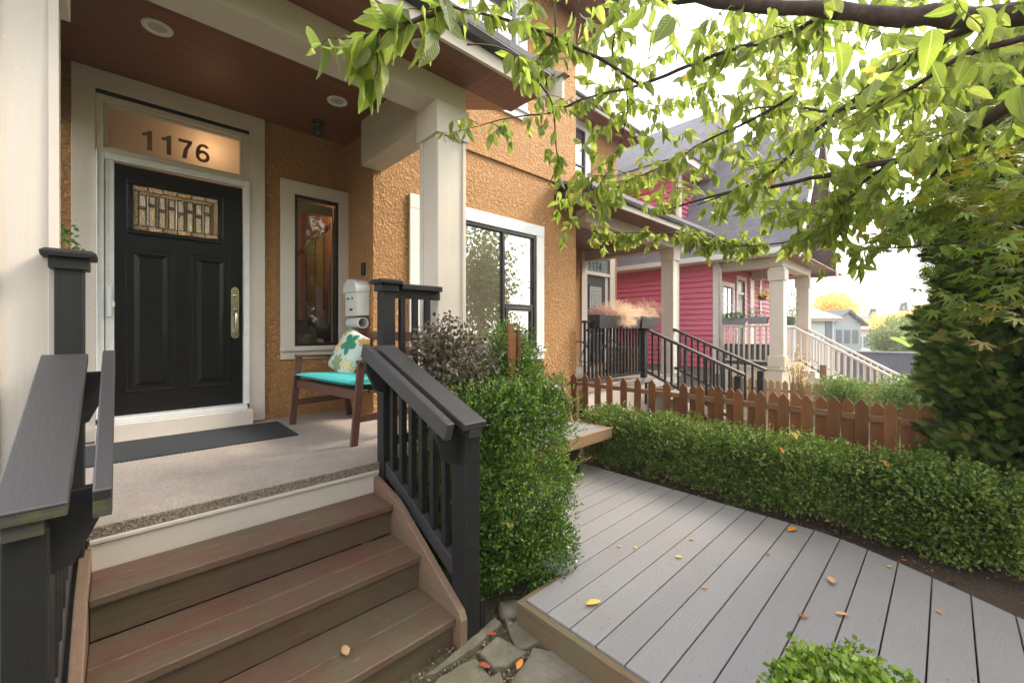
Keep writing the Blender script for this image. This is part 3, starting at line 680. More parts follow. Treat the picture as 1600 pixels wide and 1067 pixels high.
w2 = window(H, 2.40, 3.86, 4.52, 5.95, YF, 'white', frame='alu', glass='glass_blue', mull=(3.1,), fw=.045)
# rooms behind the panes
def room(par, x0, x1, y0, y1, z0, z1, mat):
    m = MB(); m.box(x0, x1, y1, y1+.05, z0, z1); m.box(x0-.05, x0, y0, y1+.05, z0, z1); m.box(x1, x1+.05, y0, y1+.05, z0, z1)
    m.box(x0-.05, x1+.05, y0, y1+.05, z0-.05, z0); m.box(x0-.05, x1+.05, y0, y1+.05, z1, z1+.05); return m.build('interior', mat, par)
room(H, .97, 1.90, 4.745, 6.4, .75, 3.30, M['interior'])
st = MB()
for i in range(9): st.box(1.05+.16*i, 1.05+.16*(i+1), 5.2, 5.9, .8, 1.0+.17*i) if 1.05+.16*(i+1) < 1.90 else None
st.build('inner_stair', M['interior_dark'], H)
st = MB()
for i in range(8): st.box(1.07+.1*i, 1.085+.1*i, 5.15, 5.17, 1.1+.1*i, 2.0+.1*i)
st.beam((1.02, 5.16, 1.95), (1.88, 5.16, 2.85), .05, .05); st.build('inner_stair', M['interior_dark'], H)
bx('blind', M['cream'], H, 1.33, 1.70, 4.66, 4.68, 2.80, 2.90)
MB().tube([(1.66,4.665,2.85),(1.66,4.665,1.62)], .0035, 6).build('blind', M['white'], H)
bx('blind', M['cream'], H, 1.685, 1.70, 4.66, 4.68, 1.42, 2.80)
bx('inner_furniture', M['riser'], H, 1.30, 1.60, 4.85, 5.10, .8, 1.50)
ld2 = bpy.data.lights.new('stair_fill', 'POINT'); lo2 = bpy.data.objects.new('stair_fill', ld2); COL.objects.link(lo2); lo2.location = (1.35, 5.0, 3.05)  # added fill light that brightens the room behind the sidelight
ld2.energy = 5; ld2.color = (1, .68, .40); ld2.shadow_soft_size = .05
# door surround
t = MB(); yt = 4.56
t.box(-.27, 1.02, yt, 4.599, 3.445, 3.595); t.box(-.27, DX0, yt+.001, 4.599, .69, 3.4445); t.box(DX1, 1.02, yt+.001, 4.599, .69, 3.4445)
t.build('door_trim', M['cream'], H, .003)
bx('gap_strip', M['black'], H, DX0, DX1, 4.568, 4.66, 3.415, 3.444, bevel=0)  # black strip along the gap line above the transom frame
ring(DX0, DX1, 2.955, 3.414, .045, 4.575, 4.68, True).build('transom_frame', M['cream'], H, .003)
ring(DX0+.046, DX1-.046, 3.001, 3.368, .022, 4.598, 4.66, True).build('transom_frame', M['creamx'], H, .002)
def transom_glass():
    m, nt, bs = new_mat('frosted_transom'); nt.nodes.remove(bs)
    d = nt.nodes.new('ShaderNodeBsdfDiffuse'); d.inputs[0].default_value = (.62,.52,.40,1)
    t_ = nt.nodes.new('ShaderNodeBsdfTranslucent'); t_.inputs[0].default_value = (.88,.76,.62,1)
    g_ = nt.nodes.new('ShaderNodeBsdfGlossy'); g_.inputs['Roughness'].default_value = .12
    a = nt.nodes.new('ShaderNodeMixShader'); a.inputs[0].default_value = .5; b_ = nt.nodes.new('ShaderNodeMixShader'); b_.inputs[0].default_value = .08
    nt.links.new(d.outputs[0], a.inputs[1]); nt.links.new(t_.outputs[0], a.inputs[2]); nt.links.new(a.outputs[0], b_.inputs[1]); nt.links.new(g_.outputs[0], b_.inputs[2])
    nt.links.new(b_.outputs[0], nt.nodes['Material Output'].inputs[0]); return m
M['transom'] = transom_glass()
tp = bx('transom', M['transom'], H, DX0+.06, DX1-.06, 4.628, 4.634, 3.02, 3.35, bevel=0)
M['digit'] = plain('house_number_brown', (.24, .14, .075), .6)
digits('1176', .165, 'house_number', M['digit'], H, .365, 4.6245, 3.150, .76)
hall = MB(); hall.box(-.30, .93, 5.30, 5.34, .7, 3.5); hall.box(-.335, -.30, 4.745, 5.34, .7, 3.5); hall.box(.93, .965, 4.745, 5.34, .7, 3.5); hall.box(-.335, .965, 4.745, 5.34, 3.5, 3.54)
hall.build('interior', M['interior'], H)
ld = bpy.data.lights.new('hall_lamp', 'POINT'); lo = bpy.data.objects.new('hall_lamp', ld); COL.objects.link(lo); lo.location = (.60, 4.82, 3.20)
ld.energy = 2.4; ld.color = (1, .76, .52); ld.shadow_soft_size = .03
# white aluminium storm frame, threshold
t = MB(); t.box(DX0+.002, -.092, 4.535, 4.60, .861, 2.954); t.box(.842, DX1-.002, 4.535, 4.60, .861, 2.954); t.box(-.0915, .8415, 4.537, 4.60, 2.90, 2.954)
t.box(DX0+.002, -.125, 4.52, 4.534, .861, 2.954)
t.build('storm_frame', M['alu'], H, .006)
t = MB(); t.box(-.088, -.035, 4.552, 4.60, .861, 2.899); t.box(-.080, -.070, 4.545, 4.5515, .861, 2.899); t.build('screen_cassette', M['alu'], H, .004)
t = MB(); t.box(-.072, -.048, 4.515, 4.5445, 1.66, 1.90); t.box(-.046, -.030, 4.50, 4.54, 1.74, 1.78); t.build('screen_latch', M['alu'], H, .004)
bx('threshold', M['cream'], H, DX0, .90, 4.45, 4.60, .681, .82, bevel=.006)
bx('threshold', M['alu'], H, -.10, .86, 4.475, 4.64, .8205, .862, bevel=.006)
# the door
D = bx('door', M['door'], H, -.034, .842, 4.615, 4.66, .863, 2.90, bevel=.002)
def panel(x0, x1, z0, z1):
    y = 4.615; m = ring(x0, x1, z0, z1, .024, y-.010, y-.0005)
    m.build('panel_moulding', M['door'], D, .007)
    a, b = .052, .085; v = []
    for k, dy in ((a, 0), (b, .014)): v += [(x0+k, y-.0006-dy, z0+k), (x1-k, y-.0006-dy, z0+k), (x1-k, y-.0006-dy, z1-k), (x0+k, y-.0006-dy, z1-k)]
    MB().add(v, [(0,1,5,4),(1,2,6,5),(2,3,7,6),(3,0,4,7),(4,5,6,7)]).build('panel', M['door'], D)
panel(.03, .345, 1.04, 2.24); panel(.445, .745, 1.04, 2.24)
ring(.035, .690, 2.345, 2.79, .036, 4.588, 4.6145).build('glass_moulding', M['door'], D, .009)
# leaded glass
def leaded():
    m, nt, bs = new_mat('bevelled_glass'); v = coords(nt)
    a = nt.nodes.new('ShaderNodeAttribute'); a.attribute_name = 'tint'
    c = ramp(nt, a.outputs['Fac'], [(0, (.30,.20,.09)), (.3, (.55,.42,.24)), (.6, (.80,.72,.50)), (.8, (.80,.46,.22)), (1, (1,.97,.88))])
    vo = nt.nodes.new('ShaderNodeTexVoronoi'); vo.inputs['Scale'].default_value = 150; nt.links.new(v, vo.inputs['Vector'])
    bs.inputs['Metallic'].default_value = .7
    finish(nt, bs, c, bump(nt, vo.outputs['Distance'], 1.0, .006), .10, .8); return m
M['leaded'] = leaded()
gp = []; gt = []
X0, X1, Z0, Z1 = .072, .653, 2.382, 2.753
def pane_(x0, x1, z0, z1, t, tilt=0):
    a = random.uniform(-.3, .3); gp.append((x0, x1, z0, z1, a)); gt.append(t)
g_ = MB(); W = X1-X0; HH = Z1-Z0
cells = []
for i in range(6): cells.append((X0+W*i/6, X0+W*(i+1)/6, Z1-HH*.11, Z1, .8))
for i in range(6): cells.append((X0+W*i/6, X0+W*(i+1)/6, Z0, Z0+HH*.11, .75 if i % 2 else .25))
cells += [(X0, X0+W*.07, Z0+HH*.11, Z1-HH*.11, .3), (X1-W*.07, X1, Z0+HH*.11, Z1-HH*.11, .8)]
xa, xb = X0+W*.07, X1-W*.07; n6 = 8
for i in range(n6):
    a_, b_ = xa+(xb-xa)*i/n6, xa+(xb-xa)*(i+1)/n6; cut = b_-(b_-a_)*.28; ms = Z0+HH*(.56 if i % 2 else .48)
    cells += [(a_, cut, Z0+HH*.11, ms, .66), (a_, cut, ms+HH*.06, Z1-HH*.2, .45 if i % 2 else .9), (a_, cut, ms, ms+HH*.06, .05), (cut, b_, Z0+HH*.11, Z1-HH*.2, .15 if i % 3 else 1.0)]
cells.append((xa, xb, Z1-HH*.2, Z1-HH*.11, .18))
tv = []
for (x0, x1, z0, z1, t) in cells:
    e = .0028; y = 4.606; k = min(x1-x0, z1-z0)*.22; ty = random.uniform(-.0035, .0035); tz = random.choice((0, 0, 0, 1))*random.uniform(.01, .05)*(z1-z0)*3+random.uniform(-.006, .006)
    g_.add([(x0+e, y+.004, z0+e), (x1-e, y+.004, z0+e), (x1-e, y+.004, z1-e), (x0+e, y+.004, z1-e),
            (x0+k, y-ty, z0+k), (x1-k, y+ty, z0+k), (x1-k, y+ty-tz, z1-k), (x0+k, y-ty-tz, z1-k)], [(0,1,5,4),(1,2,6,5),(2,3,7,6),(3,0,4,7),(4,5,6,7)]); tv += [t+random.uniform(-.06, .06)]*8
gg = g_.build('leaded_glass', M['leaded'], D); at_ = gg.data.attributes.new('tint', 'FLOAT', 'POINT'); at_.data.foreach_set('value', np.clip(np.array(tv, np.float32), 0, 1))
MB().box(X0, X1, 4.6105, 4.6125, Z0, Z1).build('lead_came', M['black'], D)
# handle set
hs = MB(); hx = .782
hs.prism([(hx-.032,1.50),(hx-.022,1.485),(hx,1.475),(hx+.022,1.485),(hx+.032,1.50),(hx+.032,1.93),(hx+.02,1.95),(hx,1.965),(hx-.02,1.95),(hx-.032,1.93)], 'y', 4.602, 4.6145)
hd = hs.build('handle', M['brass'], D, .003)
m = MB(); m.tube([(hx,4.60,1.73),(hx,4.565,1.735),(hx,4.548,1.70),(hx,4.548,1.58),(hx,4.565,1.54),(hx,4.60,1.535)], [.008,.010,.011,.011,.010,.008], 10)
for r_, z_ in ((.02, 1.88),): m.tube([(hx,4.602,z_),(hx,4.59,z_)], [r_, r_*.8], 16)
m.box(hx-.012, hx+.012, 4.57, 4.598, 1.745, 1.757)
m.build('handle', M['brass'], D, smooth=True)
# second storey roof edge
bx('upper_soffit', M['soffit'], H, -1.5, XE+.45, 3.42, 3.949, 6.35, 6.37, bevel=0)
bx('upper_soffit', M['soffity'], H, XE+.001, XE+.45, 3.951, 6.9, 6.352, 6.372, bevel=0)
bx('upper_fascia', M['creamx'], H, -1.5, XE+.49, 3.38, 3.418, 6.33, 6.50, bevel=.003)
bx('upper_fascia', M['creamy'], H, XE+.452, XE+.49, 3.42, 6.9, 6.33, 6.50, bevel=.003)
gutter(-1.5, XE+.5, 3.378, 6.45, par=H)
MB().prism([(3.36,6.505),(6.9,8.4),(10.4,6.505)], 'x', -1.5, XE+.52).build('roof', M['shingle'], H)
# ------------------------------------------------------------------ house 1174 (recessed neighbour)
N = thing('house', 'orange stucco house set back next door, with door numbered 1174 and a black railed porch', 'house', (8.5, 6.0, 0))
YN = 6.0; XN = 9.5
wall('wall', M['stucco'], N, 'y', YN, YN+.16, XE+.001, XN, -.1, 6.5, [(8.16, 9.14, .70, 3.40), (7.62, 8.14, 4.95, 6.35)])
wall('wall', M['stucco'], N, 'x', XN-.16, XN, YN+.161, 12, -.1, 6.5)
window(N, 7.66, 8.10, 4.98, 6.30, YN, 'white', glass='glass_blue', rails=((7.68, 8.08, 5.45),), tw=.2, fw=.04)
bx('wall_trim', M['white'], N, 7.56, 7.72, YN-.03, YN-.001, .70, 3.35)
t = MB(); t.box(7.95, 9.36, YN-.04, YN-.001, 3.40, 3.56); t.box(7.95, 8.16, YN-.038, YN-.001, .7, 3.399); t.box(9.14, 9.36, YN-.038, YN-.001, .7, 3.399); t.box(8.161, 9.139, YN-.03, YN+.05, 2.90, 2.98); t.box(8.161,9.139,YN-.02,YN+.05,3.34,3.3995)
t.build('door_trim', M['cream'], N, .003)
M['grey_glass'] = plain('frosted_grey_glass', (.20, .235, .22), .25)
bx('transom', M['grey_glass'], N, 8.161, 9.139, YN+.01, YN+.02, 2.981, 3.339)
digits('1174', .20, 'house_number', M['black'], N, 8.55, YN+.006, 3.14, .74)
M['greydoor'] = plain('grey_door_paint', (.045, .048, .052), .4)
D2 = bx('door', M['greydoor'], N, 8.18, 9.0, YN+.02, YN+.06, .72, 2.90)
bx('door_sidelight', M['cream'], N, 9.001, 9.138, YN+.02, YN+.06, .72, 2.90)
ring(8.28, 8.86, 2.05, 2.66, .035, YN+.0, YN+.0195).build('glass_moulding', M['greydoor'], D2, .004)
M['pale_glass'] = plain('pale_leaded_glass', (.42, .45, .43), .2, bumpy=(60, .8, .01))
gm = bx('door_glass', M['pale_glass'], D2, 8.31, 8.83, YN+.008, YN+.0185, 2.08, 2.63, bevel=0)
ld_ = MB()
for i in range(1, 6): ld_.box(8.31+.087*i, 8.314+.087*i, YN+.004, YN+.0075, 2.10, 2.36+.04*(i % 2))
for z_ in (2.14, 2.42, 2.50): ld_.box(8.33, 8.81, YN+.003, YN+.0072, z_, z_+.006)
ld_.build('door_glass', M['black'], D2)
ring(8.28, 8.55, .95, 1.9, .03, YN+.01, YN+.0195).build('panel_moulding', M['greydoor'], D2, .004)
ring(8.62, 8.89, .95, 1.9, .03, YN+.01, YN+.0195).build('panel_moulding', M['greydoor'], D2, .004)
# porch of 1174
bx('porch_floor', M['concrete'], N, XE+.01, 8.36, 3.77, 5.999, .60, .68)
bx('porch_base', M['creamx'], N, XE+.01, 8.34, 3.79, 3.81, -.1, .599)
column(N, 8.05, 3.78, .681, 3.20)
bx('porch_beam', M['creamx'], N, XE+.001, 8.32, 3.77, 4.03, 3.20, 3.42)
bx('porch_beam', M['creamy'], N, 8.06, 8.30, 4.031, 5.96, 3.20, 3.42)
bx('porch_ceiling', M['soffit'], N, XE+.001, 8.32, 4.031, 5.96, 3.421, 3.44, bevel=0)
bx('soffit', M['soffit'], N, 4.62, 8.75, 3.36, 3.769, 3.385, 3.40, bevel=0)
bx('soffit', M['soffity'], N, 4.62, XE-.001, 3.77, 3.949, 3.386, 3.401, bevel=0)
bx('porch_fascia', M['creamx'], N, 4.60, 8.79, 3.33, 3.358, 3.36, 3.48)
bx('porch_fascia', M['gutter'], N, 4.59, 4.618, 3.33, 3.949, 3.37, 3.52)
gutter(4.58, 8.8, 3.328, 3.50, par=N)
MB().prism([(3.27,3.535),(6.0,4.35),(6.0,4.30),(3.30,3.50)], 'x', 4.60, 8.82).build('porch_roof', M['shingle'], N)
bx('upper_soffit', M['soffit'], N, XE+.5, XN+.52, 5.46, 5.999, 6.50, 6.52, bevel=0)
bx('upper_fascia', M['creamx'], N, XE+.5, XN+.55, 5.42, 5.458, 6.47, 6.64)
gutter(XE+.5, XN+.56, 5.418, 6.60, par=N)
MB().prism([(5.40,6.645),(8.9,8.4),(12.4,6.645)], 'x', XE+.53, XN+.58).build('roof', M['shingle'], N)
# railings: front run, then two flights down to the garden
def balusters(par, pts, name='baluster', s=.032, mat='charz'):
    proto = None
    for (x, y, z0, z1) in pts:
        MB().box(x-s/2, x+s/2, y-s/2, y+s/2, z0, z1).build(name, M[mat], par, .002)
rl = MB().box(5.16, 6.93, 3.80, 3.88, 1.66, 1.70).build('porch_railing', M['charx'], N, .004)
bx('bottom_rail', M['charx'], rl, 5.16, 6.93, 3.82, 3.86, .76, .80)
balusters(rl, [(5.19+.102*i, 3.84, .8005, 1.6595) for i in range(17)])
bx('newel_post', M['charz'], rl, 6.93, 7.02, 3.79, 3.88, .2, 1.66)
for xr, y_end in ((6.975, 2.20), (8.09, 2.20)):
    ra = MB().beam((xr, 3.79, 1.57), (xr, 2.15, .86), .09, .045).build('stair_railing', M['chary'], N, .004)
    MB().beam((xr, 3.77, .80), (xr, 2.3, .16), .04, .05).build('bottom_rail', M['chary'], ra, .002)
    balusters(ra, [(xr, 3.66-.118*i, .72-.118*i*.435, 1.50-.118*i*.433) for i in range(12)])
    bx('newel_post', M['charz'], ra, xr-.045, xr+.045, 2.19, 2.28, -.05, .84)
tt = MB()
for i in range(4): tt.box(7.03, 8.04, 3.76-.33*(i+1), 3.76-.33*i-.004, .50-.17*i-.03, .50-.17*i)
tt.build('porch_steps', M['tread'], N, .004)
tt = MB()
for i in range(4): tt.box(7.05, 8.02, 3.73-.33*i-.02, 3.73-.33*i, -.03, .469-.17*i+.17 if i == 0 else .469-.17*(i-1)-.0)
tt.build('porch_steps', M['creamx'], N)

# ------------------------------------------------------------------ porch stairs of 1176
S = thing('porch_stairs', 'weathered brown wooden steps with charcoal handrails up to the porch', 'stairs', (.57, 2.1, 0))
for yf, yb, z in ((2.33, 2.597, .494), (2.01, 2.33, .31), (1.68, 2.01, .13)):
    mid = yf+.16
    t = MB(); t.box(-.09, 1.208, mid+.003, yb+.02 if z < .49 else yb, z-.036, z); t.box(-.09, 1.208, yf, mid, z-.038, z-.001)
    t.build('tread', M['tread'], S, .005)
    bx('riser', M['riser'], S, -.088, 1.206, yf+.022, yf+.042, z-.184+.004 if z > .2 else -.05, z-.0385, bevel=.002)
for x0, x1 in ((1.2095, 1.248), (-.130, -.0915)):
    MB().prism([(2.62,.60),(2.30,.525),(1.655,.168),(1.635,.13),(1.635,-.05),(2.62,-.05)], 'x', x0, x1).build('stringer', M['stringer'], S, .004)
def newel(x0, x1, y0, y1, z0, z1, cap=True):
    o = MB().box(x0, x1, y0, y1, z0, z1).build('newel_post', M['charz'], S, .006)
    if cap:
        cx, cy_ = (x0+x1)/2, (y0+y1)/2
        c = MB(); c.box(cx-.060, cx+.060, cy_-.060, cy_+.060, z1-.035, z1+.012)
        v = []
        for z_, r_ in ((z1+.013, .080), (z1+.034, .083), (z1+.046, .068)): v += [(cx-r_, cy_-r_, z_), (cx+r_, cy_-r_, z_), (cx+r_, cy_+r_, z_), (cx-r_, cy_+r_, z_)]
        c.add(v, [(3,2,1,0)]+[(4*k+i, 4*k+(i+1) % 4, 4*k+4+(i+1) % 4, 4*k+4+i) for k in range(2) for i in range(4)]+[(8,9,10,11)])
        c.build('post_cap', M['charx'], o, .003)
    return o
def handrail(side):
    s_ = side                      # +1 right, -1 left
    xc = 1.2575 if s_ > 0 else -.167
    zu, zl, yu, yl = 1.460, 1.108, 2.545, 1.585
    if s_ < 0: yl = 1.60
    hr = MB().beam((xc, yu, zu-.019), (xc, yl, zl-.019), .135, .038).build('handrail', M['chary'], S, .005)
    xi = 1.120 if s_ > 0 else -.036
    MB().beam((xi, yu-.01, zu-.03), (xi, yl+.02, zl-.03), .040, .088).build('grab_rail', M['chary'], hr, .005)
    xs_ = xc+(.012 if s_ > 0 else -.012)
    MB().beam((xs_, yu, zu-.0615), (xs_, yl+.015, zl-.0615), .075, .045).build('under_rail', M['chary'], hr, .003)
    xb_ = 1.29 if s_ > 0 else -.165
    MB().beam((xb_, 2.60, .665), (xb_, 1.79, .30), .042, .085).build('bottom_rail', M['chary'], hr, .003)
    k = (zu-zl)/(yu-yl)
    for i in range(6):
        y = 2.475-.118*i
        MB().box(xb_-.019, xb_+.019, y-.019, y+.019, .665-(2.60-y)*.45+.03, zu-(yu-y)*k-.085).build('baluster', M['charz'], hr, .003)
    # bracket boards that carry the grab rail
    for yy, zz in ((1.725, 1.125), (2.515, 1.40)):
        a_, b_ = sorted((xi-.02*s_, xc+.02*s_))
        p = [(xi-.005*s_, zz-.02), (xi-.005*s_, zz-.085), (xi+.06*s_, zz-.23), (xc-.01*s_, zz-.25), (xc-.01*s_, zz-.02)]
        if s_ < 0: p = p[::-1]
        MB().prism(p, 'y', yy-.019, yy+.019).build('bracket', M['charx'], hr, .003)
    if s_ < 0:
        MB().box(xc-.066, xc+.066, yl-.0035, yl-.0015, zl-.036, zl-.004).build('mossy_end', M['algae'], hr)
        MB().box(xi-.019, xi+.019, yl+.0165, yl+.0185, zl-.067, zl+.008).build('mossy_end', M['algae'], hr)
        MB().box(xs_-.035, xs_+.035, yl+.0105, yl+.0125, zl-.078, zl-.042).build('mossy_end', M['algae'], hr)
newel(1.25, 1.34, 1.65, 1.775, -.06, 1.03, False); newel(1.252, 1.342, 2.55, 2.64, -.06, 1.85)
newel(-.222, -.137, 1.65, 1.775, -.06, 1.03, False); newel(-.20, -.112, 2.55, 2.64, -.06, 1.85)
handrail(1); handrail(-1)
MB().box(1.352, 1.385, 1.66, 1.72, -.05, .16).build('stake', M['charz'], S, .003)
# landing guard between newel and column
lg = MB().box(1.385, 1.708, 2.535, 2.655, 1.835, 1.872).build('landing_rail', M['charx'], S, .004)
bx('under_rail', M['charx'], lg, 1.343, 1.709, 2.57, 2.61, 1.775, 1.834)
bx('bottom_rail', M['charx'], lg, 1.343, 1.709, 2.575, 2.605, .78, .84)
for x in (1.41, 1.51, 1.61): MB().box(x-.019, x+.019, 2.571, 2.609, .8405, 1.7745).build('baluster', M['charz'], lg, .003)
# gravelly base under the left stair side
MB().box(-.40, -.135, 1.0, 2.58, -.05, .02).build('stone_strip', M['stone'], S, .01)

# ------------------------------------------------------------------ pink house
P_ = thing('house', 'pink clapboard house with grey shingle roof and cream porch at the end of the row', 'house', (11.5, 4.5, 0))
PX, PYF, PYB = 11.5, 4.2, 9.2
def siding(name, mat, par, plane, c, a0, a1, z0, z1, pitch=.145, holes=()):
    m = MB(); z = z0
    while z < z1-.01:
        zt = min(z+pitch, z1); segs = [(a0, a1)]
        for h in holes:
            if h[2] < (z+zt)/2 < h[3]:
                segs = [q for s_ in segs for q in ((s_[0], min(s_[1], h[0])), (max(s_[0], h[1]), s_[1])) if q[1]-q[0] > .01]
        for s0, s1 in segs:
            pr = [(c, z), (c-.052, z), (c-.010, zt-.001), (c, zt-.001)]
            if plane == 'x': m.prism([(q[0], q[1]) for q in pr], 'y', s0, s1)
            else: m.prism([(q[0], q[1]) for q in pr], 'x', s0, s1)
        z += pitch
    return m.build(name, mat, par)
siding('wall', M['pink'], P_, 'x', PX, PYF, PYB, .55, 3.32)
bx('foundation', M['concrete'], P_, PX+.01, PX+.2, PYF, PYB, -.6, .549)
hp = [(11.85, 12.55, 1.75, 2.75), (12.95, 13.55, .7, 3.0)]
wall('wall', M['pinkdark'], P_, 'y', PYF, PYF+.12, PX+.001, 17.5, .4, 3.4, hp)
siding('wall', M['pinkdark'], P_, 'y', PYF, PX+.02, 17.5, .68, 3.30, holes=hp)
bx('corner_board', M['white'], P_, PX-.065, PX+.05, PYF-.065, PYF+.09, .4, 3.30)
MB().tube([(PX-.10, PYF+.12, 3.40), (PX-.10, PYF-.05, 3.28), (PX-.06, PYF-.10, 3.12), (PX-.06, PYF-.10, .5)], .035, 8).build('downpipe', M['white'], P_, smooth=True)
def small_window(par, x0, x1, z0, z1, y):
    t = ring(x0-.12, x1+.12, z0-.12, z1+.12, .12, y-.05, y-.02).build('window', M['white'], par, .002)
    f = ring(x0, x1, z0, z1, .04, y-.035, y-.0); f.box(x0+.04, x1-.04, y-.03, y, (z0+z1)/2-.02, (z0+z1)/2+.02); f.box((x0+x1)/2-.02, (x0+x1)/2+.02, y-.031, y-.001, z0+.04, z1-.04)
    f.build('frame', M['white'], t); MB().box(x0+.01, x1-.01, y-.012, y-.008, z0+.01, z1-.01).build('pane', M['glass_blue'], t)
small_window(P_, 11.85, 12.55, 1.75, 2.75, PYF)
ring(12.83, 13.67, .69, 3.12, .12, PYF-.05, PYF-.02, False).build('door_trim', M['white'], P_, .002)
pd = bx('door', M['greydoor'], P_, 12.98, 13.50, PYF, PYF+.04, .72, 2.58); bx('transom', M['grey_glass'], P_, 12.96, 13.53, PYF, PYF+.02, 2.66, 2.98)
bx('transom_bar', M['white'], P_, 12.951, 13.549, PYF-.03, PYF+.03, 2.59, 2.655)
bx('door_glass', M['pale_glass'], pd, 13.05, 13.40, PYF-.012, PYF-.001, 1.6, 2.45)
bx('door_trim', M['white'], P_, 14.0, 14.35, PYF-.06, PYF-.024, .7, 3.15)
bx('door_trim', M['white'], P_, 14.95, 15.1, PYF-.06, PYF-.024, .7, 3.15)
small_window(P_, 16.2, 17.1, 1.6, 2.7, PYF)
# porch
bx('porch_floor', M['creamx'], P_, PX-.02, 14.45, 2.68, PYF-.06, .58, .66)
bx('porch_base', M['cream'], P_, PX, 14.4, 2.72, 2.75, -.5, .579); bx('porch_base', M['cream'], P_, PX, PX+.03, 2.751, PYF-.06, -.5, .579)
def pcol(x, y, s=.30):
    bx('porch_column', M['cream'], P_, x, x+s, y, y+s, .661, 3.08)
    bx('column_cap', M['cream'], P_, x-.03, x+s+.03, y-.03, y+s+.03, 2.75, 3.02); bx('column_base', M['cream'], P_, x-.03, x+s+.03, y-.03, y+s+.03, .661, .92)
pcol(PX, 2.69); pcol(14.1, 2.69)
bx('porch_beam', M['creamx'], P_, PX-.02, 14.42, 2.70, 2.98, 3.09, 3.30); bx('porch_beam', M['creamy'], P_, PX, PX+.26, 2.981, PYF-.05, 3.09, 3.30)
bx('porch_beam', M['creamy'], P_, 14.12, 14.4, 2.981, PYF-.05, 3.09, 3.30)
bx('porch_ceiling', M['soffity'], P_, PX+.01, 17.0, 2.3, PYF-.02, 3.301, 3.32, bevel=0)
for nm, args in (('top', 0), ('top', 1)):
    if args == 0: rr = bx('porch_railing', M['cream'], P_, PX+.06, PX+.14, 2.995, PYF-.07, 1.62, 1.67); bx('bottom_rail', M['cream'], rr, PX+.08, PX+.12, 2.995, PYF-.07, .76, .80); balusters(rr, [(PX+.10, 3.08+.125*i, .801, 1.619) for i in range(9)], s=.04, mat='cream')
    else: rr = bx('porch_railing', M['cream'], P_, PX+.33, 12.95, 2.78, 2.86, 1.62, 1.67); bx('bottom_rail', M['cream'], rr, PX+.33, 12.95, 2.80, 2.84, .76, .80); balusters(rr, [(PX+.42+.125*i, 2.82, .801, 1.619) for i in range(9)], s=.04, mat='cream')
for xr in (13.0, 14.12):
    ra = MB().beam((xr, 2.80, 1.62), (xr, .70, .35), .10, .05).build('stair_railing', M['cream'], P_)
    MB().beam((xr, 2.75, .80), (xr, .8, -.42), .04, .06).build('bottom_rail', M['cream'], ra)
    balusters(ra, [(xr, 2.66-.13*i, .70-.13*i*.62, 1.50-.13*i*.605) for i in range(15)], s=.04, mat='cream')
    bx('newel_post', M['cream'], ra, xr-.05, xr+.05, .72, .82, -.7, .40)
tt = MB()
for i in range(6): tt.box(13.05, 14.07, 2.67-.32*(i+1), 2.67-.32*i-.004, -.6, .48-.17*i)
tt.build('porch_steps', M['creamx'], P_)
# roof: eave along y at PX-.45, ridge parallel to y
ry0, ry1 = 2.30, 5.2; ex, ez, rx, rz_ = PX-.40, 3.36, PX+2.15, 7.2; qx, qz = PX+4.2, 3.2
R = MB(); R.hexa([(ex,ry0,ez),(rx,ry0,rz_),(rx,ry1+4,rz_),(ex,ry1+4,ez),(ex,ry0,ez+.07),(rx,ry0,rz_+.07),(rx,ry1+4,rz_+.07),(ex,ry1+4,ez+.07)])
R.hexa([(rx,ry0,rz_),(qx,ry0,qz),(qx,ry1+4,qz),(rx,ry1+4,rz_),(rx,ry0,rz_+.07),(qx,ry0,qz+.07),(qx,ry1+4,qz+.07),(rx,ry1+4,rz_+.07)])
R.build('roof', M['shingle'], P_)
R = MB(); R.hexa([(ex-.02,ry0-.04,ez-.16),(rx,ry0-.04,rz_-.16),(rx,ry0-.005,rz_-.16),(ex-.02,ry0-.005,ez-.16),(ex-.02,ry0-.04,ez+.06),(rx,ry0-.04,rz_+.06),(rx,ry0-.005,rz_+.06),(ex-.02,ry0-.005,ez+.06)])
R.hexa([(rx,ry0-.04,rz_-.16),(qx,ry0-.04,qz-.3),(qx,ry0-.005,qz-.3),(rx,ry0-.005,rz_-.16),(rx,ry0-.04,rz_+.06),(qx,ry0-.04,qz+.06),(qx,ry0-.005,qz+.06),(rx,ry0-.005,rz_+.06)])
R.build('bargeboard', M['white'], P_)
MB().prism([(ex+.3, ez), (qx-.2, qz+.1), (rx, rz_-.1)], 'y', PYF-1.2, PYF-1.1).build('gable_wall', M['pinkdark'], P_)
bx('eave_soffit', M['white'], P_, ex, PX-.001, ry0, 9.2, 3.32, 3.335, bevel=0)
gm_ = MB(); gm_.prism([(ex-.10, 3.47), (ex-.09, 3.34), (ex-.001, 3.33), (ex-.001, 3.47)], 'y', ry0, 9.2); gm_.build('gutter', M['white'], P_)
# rear block of the pink house, taller
siding('wall', M['pink'], P_, 'x', PX-.0005, ry1+.02, 10, 3.48, 6.0)
wall('wall', M['pinkdark'], P_, 'y', ry1+.12, ry1+.2, PX+.001, 15, 3.2, 6.2)
siding('wall', M['pinkdark'], P_, 'y', ry1+.12, PX, 15.0, 3.5, 6.0)
bx('corner_board', M['white'], P_, PX-.065, PX+.08, ry1-.01, ry1+.09, 3.48, 6.05)
bx('eave_fascia', M['cream'], P_, PX-.5, PX+4, ry1-.4, 10, 6.06, 6.25)
MB().prism([(PX-.55, 6.26), (PX+2.0, 8.4), (PX+4.5, 6.26)], 'y', ry1-.45, 10.1).build('roof', M['shingle'], P_)
